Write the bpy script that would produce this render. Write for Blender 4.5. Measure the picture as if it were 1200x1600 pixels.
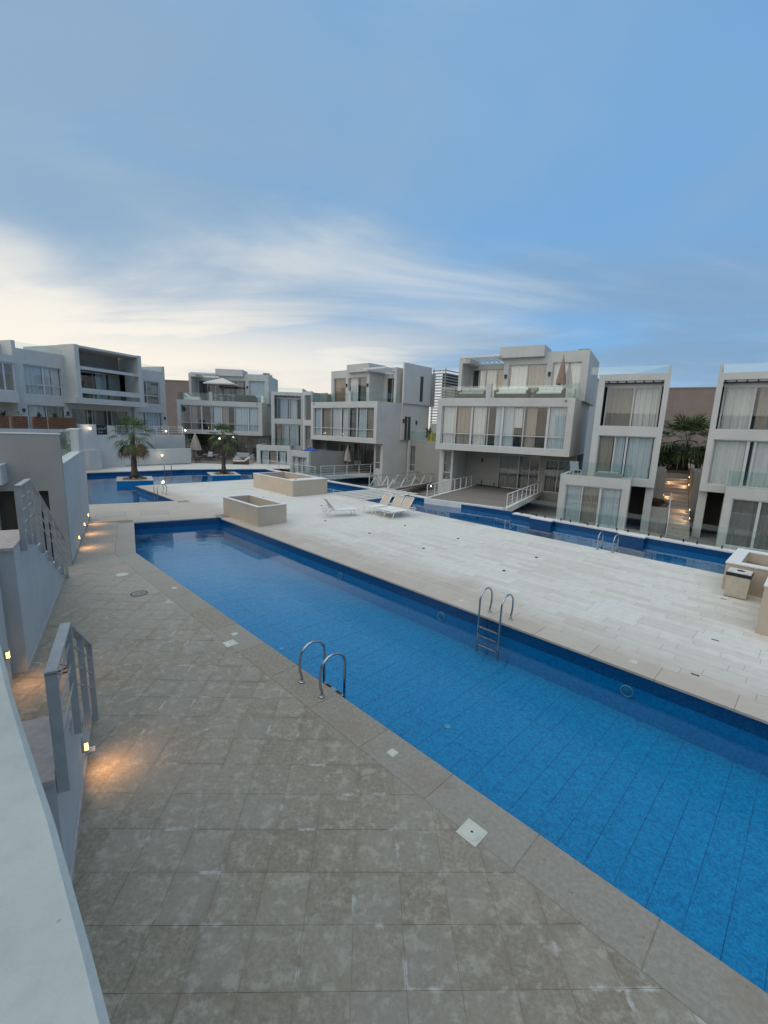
import bpy, math, random
from mathutils import Vector, Matrix, Euler
R = math.radians
random.seed(7)
for o in list(bpy.data.objects):
    bpy.data.objects.remove(o)
scene = bpy.context.scene
col = scene.collection

# ------------------------------------------------------------------ camera
H_EYE = 4.6
PITCH, ROLL, FPX = R(10.73), R(2.15), 690.0
cd = bpy.data.cameras.new('camera')
cam = bpy.data.objects.new('camera', cd)
col.objects.link(cam)
cd.sensor_fit = 'HORIZONTAL'
cd.sensor_width = 36.0
cd.lens = 36.0 * FPX / 1200.0
cd.clip_start = 0.05
cd.clip_end = 6000
_F = Vector((0, math.cos(PITCH), -math.sin(PITCH)))
_R0 = Vector((1, 0, 0))
_U0 = _R0.cross(_F)
_R = _R0 * math.cos(ROLL) + _U0 * math.sin(ROLL)
_U = -_R0 * math.sin(ROLL) + _U0 * math.cos(ROLL)
m = Matrix((( _R.x, _U.x, -_F.x, 0), (_R.y, _U.y, -_F.y, 0), (_R.z, _U.z, -_F.z, H_EYE), (0, 0, 0, 1)))
cam.matrix_world = m
scene.camera = cam

# ------------------------------------------------------------------ sky and sun (dusk, thin cloud, sun low on the left)
SUN_BEAR, SUN_EL = -128.0, 60.0
world = bpy.data.worlds.new('World')
scene.world = world
world.use_nodes = True
wt = world.node_tree
wt.nodes.clear()
def WN(t, **k):
    n = wt.nodes.new(t)
    for a, b in k.items():
        setattr(n, a, b)
    return n
def wl(a, b): wt.links.new(a, b)
def wmath(op, a, b=None, c=None, clamp=False):
    n = WN('ShaderNodeMath', operation=op, use_clamp=clamp)
    for i, v in enumerate((a, b, c)):
        if v is None: continue
        if hasattr(v, 'is_output'): wl(v, n.inputs[i])
        else: n.inputs[i].default_value = v
    return n.outputs[0]
def wmix(f, a, b):
    n = WN('ShaderNodeMix', data_type='RGBA')
    for s, v in ((0, f), (6, a), (7, b)):
        if hasattr(v, 'is_output'): wl(v, n.inputs[s])
        else: n.inputs[s].default_value = v
    return n.outputs[2]
def wsm(v, lo, hi):
    n = WN('ShaderNodeMapRange', interpolation_type='SMOOTHSTEP')
    wl(v, n.inputs[0]); n.inputs[1].default_value = lo; n.inputs[2].default_value = hi
    return n.outputs[0]
sky = WN('ShaderNodeTexSky', sky_type='NISHITA', sun_disc=False)
sky.sun_elevation = R(SUN_EL)
sky.sun_rotation = R(SUN_BEAR)
sky.altitude = 0
sky.air_density = 1.0
sky.dust_density = 0.6
sky.ozone_density = 2.5
geo = WN('ShaderNodeTexCoord')
sep = WN('ShaderNodeSeparateXYZ'); wl(geo.outputs['Generated'], sep.inputs[0])
dz = wmath('MAXIMUM', sep.outputs[2], 0.0)
den = wmath('ADD', dz, 0.10)
px = wmath('DIVIDE', sep.outputs[0], den)
py = wmath('DIVIDE', sep.outputs[1], den)
comb = WN('ShaderNodeCombineXYZ'); wl(px, comb.inputs[0]); wl(py, comb.inputs[1])
def cloud(scale, rot, stretch, detail, rough, dist, off):
    mp = WN('ShaderNodeMapping'); wl(comb.outputs[0], mp.inputs[0])
    mp.inputs['Rotation'].default_value = (0, 0, R(rot))
    mp.inputs['Scale'].default_value = (stretch, 1, 1)
    mp.inputs['Location'].default_value = off
    n = WN('ShaderNodeTexNoise'); wl(mp.outputs[0], n.inputs['Vector'])
    n.inputs['Scale'].default_value = scale; n.inputs['Detail'].default_value = detail
    n.inputs['Roughness'].default_value = rough; n.inputs['Distortion'].default_value = dist
    return n.outputs['Fac']
c1 = cloud(0.75, 25, 0.75, 5, 0.5, 0.5, (1.7, 0.4, 0))
c3 = cloud(0.55, 60, 0.8, 5, 0.5, 0.4, (7.3, 3.1, 0))
c2 = cloud(0.85, -35, 0.5, 8, 0.57, 0.6, (2.6, 5.2, 0))
low = wsm(dz, 0.50, 0.07)                              # clouds gather towards the horizon
sun_az = WN('ShaderNodeVectorMath', operation='DOT_PRODUCT')
wl(geo.outputs['Generated'], sun_az.inputs[0])
sun_az.inputs[1].default_value = (math.sin(R(-75)), math.cos(R(-75)), 0)
side = wsm(sun_az.outputs['Value'], -0.75, 0.75)
veil = wsm(wmath('ADD', c1, wmath('MULTIPLY', side, 0.12)), 0.38, 0.66)
wisp = wsm(wmath('ADD', c2, wmath('MULTIPLY', low, wmath('MULTIPLY_ADD', side, 0.44, -0.05))), 0.50, 0.86)
break_ = wsm(c3, 0.33, 0.56)
near_hz = wsm(dz, 0.30, 0.10)
wisp = wmath('MULTIPLY', wisp, wmath('MAXIMUM', break_, near_hz))
SKY_K = 0.11
base = WN('ShaderNodeVectorMath', operation='SCALE'); wl(sky.outputs[0], base.inputs[0]); base.inputs['Scale'].default_value = SKY_K
K = 1.0
veil_col = wmix(side, (0.140, 0.235, 0.355, 1), (0.205, 0.295, 0.39, 1))
clear = wmix(0.78, base.outputs[0], (0.110, 0.275, 0.500, 1))
skyc = wmix(wmath('MULTIPLY', veil, 0.8), clear, veil_col)
skyc = wmix(wmath('MULTIPLY', wsm(c3, 0.46, 0.74), 0.42), skyc, (0.235, 0.335, 0.44, 1))
warm = wmix(wmath('MULTIPLY', wmath('POWER', low, 0.6), side), (0.26, 0.36, 0.46, 1), (0.76, 0.69, 0.58, 1))
skyc = wmix(wmath('MULTIPLY', wisp, 0.85), skyc, warm)
hz = wsm(dz, 0.16, 0.0)
hzc = wmix(side, (0.165, 0.255, 0.38, 1), (0.66, 0.59, 0.50, 1))
skyc = wmix(wmath('MULTIPLY', hz, 0.75), skyc, hzc)
bg = WN('ShaderNodeBackground'); wl(skyc, bg.inputs[0]); bg.inputs[1].default_value = K
wo = WN('ShaderNodeOutputWorld'); wl(bg.outputs[0], wo.inputs[0])

sd = bpy.data.lights.new('sun', 'SUN')
sd.energy = 1.3
sd.angle = R(110)
sd.color = (1.0, 0.90, 0.72)
sun = bpy.data.objects.new('sun', sd)
col.objects.link(sun)
dirv = Vector((math.sin(R(SUN_BEAR)) * math.cos(R(SUN_EL)), math.cos(R(SUN_BEAR)) * math.cos(R(SUN_EL)), math.sin(R(SUN_EL))))
sun.rotation_euler = dirv.to_track_quat('Z', 'Y').to_euler()
sun.location = (-40, -20, 40)

vs = scene.view_settings
vs.view_transform = 'Standard'
vs.look = 'None'
vs.exposure = 0.56
vs.gamma = 1.0
vs.use_curve_mapping = False
scene.render.engine = 'CYCLES'
scene.cycles.max_bounces = 10
scene.cycles.transparent_max_bounces = 24
scene.cycles.caustics_reflective = False
scene.cycles.caustics_refractive = False
scene.render.resolution_x, scene.render.resolution_y = 768, 1024

# ------------------------------------------------------------------ frames of the place
_t = R(134.7)
P1 = Vector((math.sin(_t), math.cos(_t))); P2 = Vector((-P1.y, P1.x))
def PQ(p, q, z=None):
    v = P1 * p + P2 * q
    return (v.x, v.y) if z is None else (v.x, v.y, z)
A1 = Vector((-math.sin(R(30)), math.cos(R(30)))); A2 = Vector((A1.y, -A1.x))
def AR(a, r, z=None):
    v = A1 * a + A2 * r
    return (v.x, v.y) if z is None else (v.x, v.y, z)
ROT_PQ = math.atan2(P1.y, P1.x)          # local x = p, local y = q
ROT_RA = math.atan2(A2.y, A2.x)          # local x = r, local y = a

# ------------------------------------------------------------------ materials
MT = {}
class Mat:
    def __init__(s, name):
        s.m = bpy.data.materials.new(name); s.m.use_nodes = True
        s.t = s.m.node_tree; s.b = s.t.nodes['Principled BSDF']; s.o = s.t.nodes['Material Output']
        MT[name] = s.m
    def n(s, t, **k):
        x = s.t.nodes.new(t)
        for a, b in k.items(): setattr(x, a, b)
        return x
    def l(s, a, b): s.t.links.new(a, b)
    def set(s, k, v):
        i = s.b.inputs[k]
        if hasattr(v, 'is_output'): s.l(v, i)
        else: i.default_value = v
    def math(s, op, a, b=None, c=None, clamp=False):
        n = s.n('ShaderNodeMath', operation=op, use_clamp=clamp)
        for i, v in enumerate((a, b, c)):
            if v is None: continue
            if hasattr(v, 'is_output'): s.l(v, n.inputs[i])
            else: n.inputs[i].default_value = v
        return n.outputs[0]
    def mix(s, f, a, b, mode='MIX'):
        n = s.n('ShaderNodeMix', data_type='RGBA', blend_type=mode)
        for k, v in ((0, f), (6, a), (7, b)):
            if hasattr(v, 'is_output'): s.l(v, n.inputs[k])
            else: n.inputs[k].default_value = v if k == 0 else (*v, 1)[:4]
        return n.outputs[2]
    def sm(s, v, lo, hi, a=0.0, b=1.0):
        n = s.n('ShaderNodeMapRange', interpolation_type='SMOOTHSTEP')
        s.l(v, n.inputs[0])
        for i, x in ((1, lo), (2, hi), (3, a), (4, b)): n.inputs[i].default_value = x
        return n.outputs[0]
    def coord(s, kind='world'):
        if kind == 'world': return s.n('ShaderNodeNewGeometry').outputs['Position']
        return s.n('ShaderNodeTexCoord').outputs['Object']
    def noise(s, vec, scale, detail=4, rough=0.5, stretch=None, rot=0, dist=0):
        if stretch:
            mp = s.n('ShaderNodeMapping'); s.l(vec, mp.inputs[0]); mp.inputs['Scale'].default_value = stretch
            mp.inputs['Rotation'].default_value = (0, 0, rot); vec = mp.outputs[0]
        n = s.n('ShaderNodeTexNoise'); s.l(vec, n.inputs['Vector'])
        n.inputs['Scale'].default_value = scale; n.inputs['Detail'].default_value = detail
        n.inputs['Roughness'].default_value = rough; n.inputs['Distortion'].default_value = dist
        return n.outputs['Fac']
    def bump(s, h, strength, dist=0.02):
        b = s.n('ShaderNodeBump'); s.l(h, b.inputs['Height'])
        b.inputs['Strength'].default_value = strength; b.inputs['Distance'].default_value = dist
        s.l(b.outputs[0], s.b.inputs['Normal'])
    def rnd(s): return s.n('ShaderNodeObjectInfo').outputs['Random']

def simple(name, c, rough=0.6, metal=0.0, var=0.12, scale=6, bump=0.0, bscale=60, spec=0.5):
    M = Mat(name); w = M.coord('world')
    f = M.noise(w, scale, 5, 0.6)
    d = tuple(x * (1 - var) for x in c); e = tuple(min(1, x * (1 + var)) for x in c)
    M.set('Base Color', M.mix(M.sm(f, 0.3, 0.7), d, e))
    M.set('Roughness', rough); M.set('Metallic', metal); M.set('Specular IOR Level', spec)
    if bump: M.bump(M.noise(w, bscale, 4), bump, 0.01)
    return M

def stucco(name, c, dirt=(0.42, 0.38, 0.34), amount=0.5):
    M = Mat(name); w = M.coord('world')
    big = M.noise(w, 0.7, 5, 0.6)
    streak = M.noise(w, 1.0, 5, 0.6, stretch=(3.5, 3.5, 0.25))
    fine = M.noise(w, 14, 4, 0.6)
    c2 = tuple(x * 0.90 for x in c)
    a = M.mix(M.sm(big, 0.3, 0.7), c, c2)
    a = M.mix(M.math('MULTIPLY', M.sm(streak, 0.52, 0.85), amount * 0.55), a, dirt)
    a = M.mix(M.math('MULTIPLY', M.sm(fine, 0.55, 0.8), 0.10), a, tuple(x * 0.75 for x in c))
    M.set('Base Color', a); M.set('Roughness', 0.9); M.set('Specular IOR Level', 0.2)
    M.bump(M.noise(w, 90, 4), 0.25, 0.006)
stucco('stucco_white', (0.56, 0.555, 0.525), (0.40, 0.37, 0.33), 0.9)
stucco('stucco_grey', (0.36, 0.35, 0.325), (0.25, 0.235, 0.215), 0.9)
stucco('stucco_taupe', (0.25, 0.20, 0.175), (0.19, 0.15, 0.13))
M = Mat('parapet_paint'); w = M.coord('world')
c = M.mix(M.sm(M.noise(w, 2.2, 6, 0.65), 0.3, 0.7), (0.40, 0.43, 0.40), (0.50, 0.525, 0.485))
c = M.mix(M.math('MULTIPLY', M.sm(M.noise(w, 7, 6, 0.7, stretch=(1, 1, .3)), 0.5, 0.72), 0.28), c, (0.32, 0.345, 0.315))
vp = M.n('ShaderNodeTexVoronoi'); M.l(w, vp.inputs['Vector']); vp.inputs['Scale'].default_value = 9.0
c = M.mix(M.sm(M.math('ADD', vp.outputs['Distance'], M.math('MULTIPLY', M.noise(w, 30, 3), 0.14)), 0.13, 0.08, 0.0, 0.8), c, (0.12, 0.12, 0.11))
M.set('Base Color', c); M.set('Roughness', 0.75); M.bump(M.noise(w, 55, 6, 0.65), 0.35, 0.008)
stucco('planter_stucco', (0.56, 0.47, 0.37), (0.36, 0.29, 0.22), 0.8)
stucco('cap_white', (0.74, 0.72, 0.68), (0.5, 0.45, 0.4), 0.5)

# paving of the near deck: grey brown stone tiles, pale lime bloom and brown damp along the joints
M = Mat('tile_stone'); w = M.coord('world'); ob = M.coord('object')
sx = M.n('ShaderNodeSeparateXYZ'); M.l(ob, sx.inputs[0])
ex = M.math('DIVIDE', M.math('ABSOLUTE', sx.outputs[0]), 0.229); ey = M.math('DIVIDE', M.math('ABSOLUTE', sx.outputs[1]), 0.2475)
edge = M.math('MAXIMUM', ex, ey)
wob = M.noise(w, 9, 4, 0.6)
edge2 = M.math('ADD', edge, M.math('MULTIPLY_ADD', wob, 0.5, -0.25))
mott = M.noise(w, 22, 6, 0.7); big = M.noise(w, 0.55, 3, 0.5); mid = M.noise(w, 2.3, 5, 0.6)
c = M.mix(M.sm(mott, 0.35, 0.66), (0.215, 0.176, 0.122), (0.325, 0.275, 0.20))
c = M.mix(M.math('MULTIPLY', M.rnd(), 0.40), c, (0.44, 0.385, 0.30))
c = M.mix(M.math('MULTIPLY', M.sm(edge2, 0.60, 1.05), M.sm(M.noise(w, 0.9, 3, 0.6), 0.42, 0.62, 0.05, 0.5)), c, (0.20, 0.155, 0.105))
c = M.mix(M.sm(M.math('ADD', M.math('MULTIPLY', M.rnd(), 0.6), M.math('MULTIPLY', big, 0.7)), 0.70, 1.0, 0.0, 0.4), c, (0.205, 0.185, 0.15))
c = M.mix(M.math('MULTIPLY', M.sm(mid, 0.52, 0.75), 0.40), c, (0.235, 0.170, 0.108))
c = M.mix(M.math('MULTIPLY', M.sm(M.noise(w, 6, 6, 0.72), 0.50, 0.62), 0.5), c, (0.47, 0.43, 0.35))
c = M.mix(M.math('MULTIPLY', M.sm(M.noise(w, 9, 6, 0.75), 0.52, 0.66), 0.45), c, (0.20, 0.165, 0.115))
lime = M.math('MULTIPLY', M.sm(M.math('ADD', edge, M.math('MULTIPLY_ADD', M.noise(w, 16, 4, 0.7), 0.30, -0.15)), 0.90, 1.0), M.sm(M.noise(w, 1.9, 3, 0.6), 0.56, 0.66))
c = M.mix(M.math('MULTIPLY', lime, 0.75), c, (0.62, 0.60, 0.56))
c = M.mix(M.sm(big, 0.40, 0.66), c, M.mix(0.22, c, (0.40, 0.36, 0.31)))
# stone paler farther along: partly its own tone, partly near shade painted in
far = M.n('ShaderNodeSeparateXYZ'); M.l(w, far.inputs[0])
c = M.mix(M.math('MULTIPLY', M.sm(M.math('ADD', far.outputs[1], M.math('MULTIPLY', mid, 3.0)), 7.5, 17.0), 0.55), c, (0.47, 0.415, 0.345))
M.set('Base Color', c); M.set('Roughness', M.sm(mid, 0.35, 0.65, 0.68, 0.36)); M.set('Specular IOR Level', 0.45)
M.bump(mott, 0.25, 0.006)
simple('grout', (0.27, 0.22, 0.16), 0.95, 0, 0.3, 8)
simple('grout_light', (0.27, 0.24, 0.205), 0.95, 0, 0.25, 8)

M = Mat('travertine'); w = M.coord('world'); ob = M.coord('object')
st = M.noise(ob, 7, 6, 0.65, stretch=(0.5, 4.0, 1)); mm = M.noise(w, 30, 5, 0.7); bigs = M.noise(w, 0.5, 4, 0.6)
c = M.mix(M.sm(st, 0.35, 0.7), (0.60, 0.57, 0.505), (0.76, 0.745, 0.69))
c = M.mix(M.math('MULTIPLY', M.math('POWER', M.rnd(), 1.6), 0.55), c, (0.53, 0.465, 0.385))
c = M.mix(M.math('MULTIPLY', M.sm(mm, 0.55, 0.75), 0.20), c, (0.50, 0.45, 0.39))
sp = M.n('ShaderNodeSeparateXYZ'); M.l(w, sp.inputs[0])
qv = M.math('ADD', M.math('MULTIPLY', sp.outputs[0], P2.x), M.math('MULTIPLY', sp.outputs[1], P2.y))
edg = M.sm(M.math('ADD', qv, M.math('MULTIPLY_ADD', bigs, 3.4, -1.7)), 9.7, 11.9, 1.0, 0.0)   # brown splash stain by the pool lip
c = M.mix(M.math('MULTIPLY', edg, 0.62), c, (0.40, 0.315, 0.235))
c = M.mix(M.math('MULTIPLY', M.sm(bigs, 0.50, 0.70), 0.42), c, (0.54, 0.475, 0.395))
M.set('Base Color', c); M.set('Roughness', 0.72); M.set('Specular IOR Level', 0.35)
M.bump(st, 0.12, 0.006)

M = Mat('coping_stone'); w = M.coord('world')
mm = M.noise(w, 18, 6, 0.7); b2 = M.noise(w, 1.1, 4, 0.6)
c = M.mix(M.sm(mm, 0.35, 0.68), (0.235, 0.195, 0.142), (0.355, 0.305, 0.232))
c = M.mix(M.math('MULTIPLY', M.rnd(), 0.55), c, (0.33, 0.315, 0.275))
c = M.mix(M.math('MULTIPLY', M.sm(b2, 0.52, 0.7), 0.5), c, (0.27, 0.20, 0.145))
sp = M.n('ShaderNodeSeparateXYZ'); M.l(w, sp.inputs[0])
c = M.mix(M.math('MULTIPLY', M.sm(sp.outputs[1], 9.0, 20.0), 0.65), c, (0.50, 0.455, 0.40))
spots = M.n('ShaderNodeTexVoronoi'); M.l(w, spots.inputs['Vector']); spots.inputs['Scale'].default_value = 5.0
c = M.mix(M.sm(M.math('ADD', spots.outputs['Distance'], M.math('MULTIPLY', mm, 0.15)), 0.16, 0.10, 0.0, 0.55), c, (0.12, 0.08, 0.05))
M.set('Base Color', c); M.set('Roughness', 0.65); M.bump(mm, 0.2, 0.006)

def mosaic(name, ca, cb, scale=42, bw=0.5):
    M = Mat(name); w = M.coord('world')
    v = M.n('ShaderNodeTexVoronoi'); M.l(w, v.inputs['Vector']); v.inputs['Scale'].default_value = scale; v.inputs['Randomness'].default_value = 0.35
    s2 = M.n('ShaderNodeSeparateColor'); M.l(v.outputs['Color'], s2.inputs[0])
    f2 = M.noise(w, scale * 0.35, 2, 0.5)
    c = M.mix(M.math('MULTIPLY_ADD', s2.outputs[0], 0.6, M.math('MULTIPLY', M.sm(f2, 0.3, 0.7), 0.4)), ca, cb)
    c = M.mix(M.math('MULTIPLY', M.noise(w, 0.8, 3), 0.25), c, ca)
    M.set('Base Color', c); M.set('Roughness', 0.25)
mosaic('mosaic_floor', (0.000, 0.115, 0.28), (0.000, 0.275, 0.51))
mosaic('mosaic_wall', (0.000, 0.11, 0.30), (0.000, 0.23, 0.47))
mosaic('mosaic_band', (0.001, 0.035, 0.12), (0.002, 0.09, 0.24))
simple('pool_grout', (0.003, 0.08, 0.22), 0.8)

def glassy(name, tint, rough, ior, bumpf=None, extra=0.0):
    M = Mat(name); t = M.t
    gm = M.n('ShaderNodeNewGeometry'); dt = M.n('ShaderNodeVectorMath', operation='DOT_PRODUCT')
    M.l(gm.outputs['Incoming'], dt.inputs[0]); M.l(gm.outputs['Normal'], dt.inputs[1])
    f0 = ((ior - 1) / (ior + 1)) ** 2
    om = M.math('SUBTRACT', 1.0, M.math('ABSOLUTE', dt.outputs['Value']), clamp=True)
    schl = M.math('MULTIPLY_ADD', M.math('POWER', om, 5.0), 1 - f0, f0)
    tr = M.n('ShaderNodeBsdfTransparent'); tr.inputs[0].default_value = (*tint, 1)
    gl = M.n('ShaderNodeBsdfGlossy'); gl.inputs['Roughness'].default_value = rough; gl.inputs['Color'].default_value = (1, 1, 1, 1)
    mx = M.n('ShaderNodeMixShader')
    fac = schl
    if extra: fac = M.math('ADD', fac, extra, clamp=True)
    M.l(fac, mx.inputs[0]); M.l(tr.outputs[0], mx.inputs[1]); M.l(gl.outputs[0], mx.inputs[2])
    if bumpf:
        h = bumpf(M); b = M.n('ShaderNodeBump'); M.l(h, b.inputs['Height'])
        b.inputs['Strength'].default_value = 0.08; b.inputs['Distance'].default_value = 0.05
        M.l(b.outputs[0], dt.inputs[1]); M.l(b.outputs[0], gl.inputs['Normal'])
    M.l(mx.outputs[0], M.o.inputs[0])
    M.t.nodes.remove(M.b)
    return M
glassy('water', (0.90, 0.98, 1.0), 0.0, 1.33, lambda M: M.noise(M.coord('world'), 2.2, 3, 0.5))
glassy('window_glass', (0.95, 0.965, 0.965), 0.0, 1.5, None, 0.025)
glassy('rail_glass', (0.90, 0.96, 0.95), 0.0, 1.45, None, 0.02)

simple('alu_frame', (0.55, 0.55, 0.55), 0.45, 0.0, 0.05)
simple('rail_paint', (0.42, 0.42, 0.41), 0.5, 0.2, 0.08)
simple('rail_white', (0.66, 0.66, 0.66), 0.5, 0.0, 0.06)
simple('steel', (0.46, 0.46, 0.46), 0.2, 1.0, 0.06)
simple('dark_metal', (0.05, 0.05, 0.055), 0.5, 0.3, 0.2)
simple('black_rubber', (0.012, 0.012, 0.014), 0.6)
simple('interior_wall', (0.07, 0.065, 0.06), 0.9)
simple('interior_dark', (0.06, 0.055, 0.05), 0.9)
simple('plastic_white', (0.78, 0.77, 0.74), 0.45)
simple('sling_beige', (0.50, 0.42, 0.33), 0.8, 0, 0.15, 30)
simple('sling_white', (0.74, 0.71, 0.66), 0.8, 0, 0.08, 20)
simple('soil', (0.24, 0.165, 0.115), 0.95, 0, 0.35, 12, 0.6, 30)
simple('lid_plastic', (0.60, 0.58, 0.49), 0.5, 0, 0.08)
simple('bin_body', (0.52, 0.47, 0.38), 0.55, 0, 0.08)
simple('bin_lid', (0.62, 0.58, 0.55), 0.45)
simple('rattan', (0.035, 0.028, 0.022), 0.7, 0, 0.4, 60)
simple('rattan_brown', (0.16, 0.085, 0.05), 0.7, 0, 0.4, 60)
simple('rattan_grey', (0.30, 0.29, 0.28), 0.7, 0, 0.3, 60)
simple('cushion', (0.68, 0.66, 0.62), 0.9, 0, 0.06)
simple('cushion_grey', (0.33, 0.34, 0.34), 0.9)
simple('umbrella_beige', (0.50, 0.43, 0.35), 0.9, 0, 0.1)
simple('umbrella_taupe', (0.33, 0.235, 0.19), 0.9, 0, 0.12)
simple('umbrella_pale', (0.62, 0.58, 0.52), 0.9, 0, 0.08)
simple('tarp_blue', (0.012, 0.055, 0.26), 0.45, 0, 0.3, 5)
simple('pot_yellow', (0.52, 0.38, 0.03), 0.5)
simple('rock', (0.30, 0.26, 0.22), 0.9, 0, 0.3, 8, 0.5, 20)
simple('stair_stone', (0.50, 0.415, 0.37), 0.7, 0, 0.12, 10)
simple('step_stone', (0.42, 0.36, 0.31), 0.75, 0, 0.15, 10)
simple('canvas_black', (0.02, 0.02, 0.022), 0.8)
simple('print_white', (0.62, 0.60, 0.60), 0.8)
simple('ground_dust', (0.30, 0.26, 0.22), 0.95, 0, 0.2, 0.6, 0.3, 8)
simple('walk_grey', (0.30, 0.285, 0.27), 0.85, 0, 0.15, 2)
simple('ac_metal', (0.35, 0.33, 0.31), 0.6, 0.2, 0.2, 4)
simple('pane_brown', (0.34, 0.22, 0.145), 0.85, 0, 0.1)

def leafy(name, ca, cb, trans=0.15):
    M = Mat(name)
    w = M.coord('world')
    M.set('Base Color', M.mix(M.sm(M.noise(w, 5, 3), 0.35, 0.65), ca, cb)); M.set('Roughness', 0.55)
    M.set('Specular IOR Level', 0.3)
leafy('palm_leaf', (0.055, 0.095, 0.025), (0.12, 0.16, 0.05))
leafy('palm_old', (0.13, 0.085, 0.03), (0.20, 0.13, 0.05))
leafy('palm_dead', (0.085, 0.058, 0.04), (0.14, 0.10, 0.07))
leafy('hedge_leaf', (0.020, 0.038, 0.012), (0.05, 0.075, 0.025))
leafy('shrub_red', (0.05, 0.022, 0.012), (0.09, 0.045, 0.025))
M = Mat('palm_bark'); ob = M.coord('object')
wv = M.n('ShaderNodeTexWave', bands_direction='Z'); M.l(ob, wv.inputs['Vector']); wv.inputs['Scale'].default_value = 3.2; wv.inputs['Distortion'].default_value = 3.0; wv.inputs['Detail'].default_value = 3
M.set('Base Color', M.mix(wv.outputs['Fac'], (0.07, 0.048, 0.034), (0.17, 0.125, 0.09))); M.set('Roughness', 0.9); M.bump(wv.outputs['Fac'], 0.6, 0.03)

def curtain(name, c, trans=0.35):
    M = Mat(name); w = M.coord('world')
    M.set('Base Color', M.mix(M.noise(w, 1.5, 3), tuple(x * 0.9 for x in c), c)); M.set('Roughness', 0.95); M.set('Specular IOR Level', 0.1)
curtain('curtain_white', (0.78, 0.76, 0.72))
curtain('curtain_cool', (0.60, 0.66, 0.68))
curtain('curtain_beige', (0.40, 0.34, 0.275))
curtain('curtain_grey', (0.27, 0.25, 0.23))

def boards(name, ca, cb, width, rough=0.7):
    M = Mat(name); ob = M.coord('object')
    s = M.n('ShaderNodeSeparateXYZ'); M.l(ob, s.inputs[0])
    k = M.math('DIVIDE', s.outputs[1], width); fl = M.math('FLOOR', k); fr = M.math('FRACT', k)
    wn = M.n('ShaderNodeTexWhiteNoise', noise_dimensions='1D'); M.l(fl, wn.inputs['W'])
    gr = M.noise(ob, 3, 5, 0.6, stretch=(0.6, 9, 1))
    c = M.mix(M.math('MULTIPLY_ADD', wn.outputs[0], 0.5, M.math('MULTIPLY', gr, 0.5)), ca, cb)
    c = M.mix(M.sm(fr, 0.93, 0.97), c, tuple(x * 0.35 for x in ca))
    M.set('Base Color', c); M.set('Roughness', rough)
boards('wood_deck', (0.155, 0.135, 0.12), (0.26, 0.23, 0.205), 0.14)
simple('wood_slat', (0.20, 0.085, 0.04), 0.6, 0, 0.4, 9)

def emit(name, c, s):
    M = Mat(name); M.set('Base Color', (*c, 1)); M.set('Emission Color', (*c, 1)); M.set('Emission Strength', s)
emit('lamp_warm', (1.0, 0.62, 0.16), 2.6)
emit('lamp_white', (1.0, 0.86, 0.62), 5.0)
emit('lamp_step', (1.0, 0.56, 0.22), 9.0)
simple('pool_fitting', (0.07, 0.28, 0.42), 0.5)
simple('pool_lens', (0.01, 0.16, 0.29), 0.3)

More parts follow.
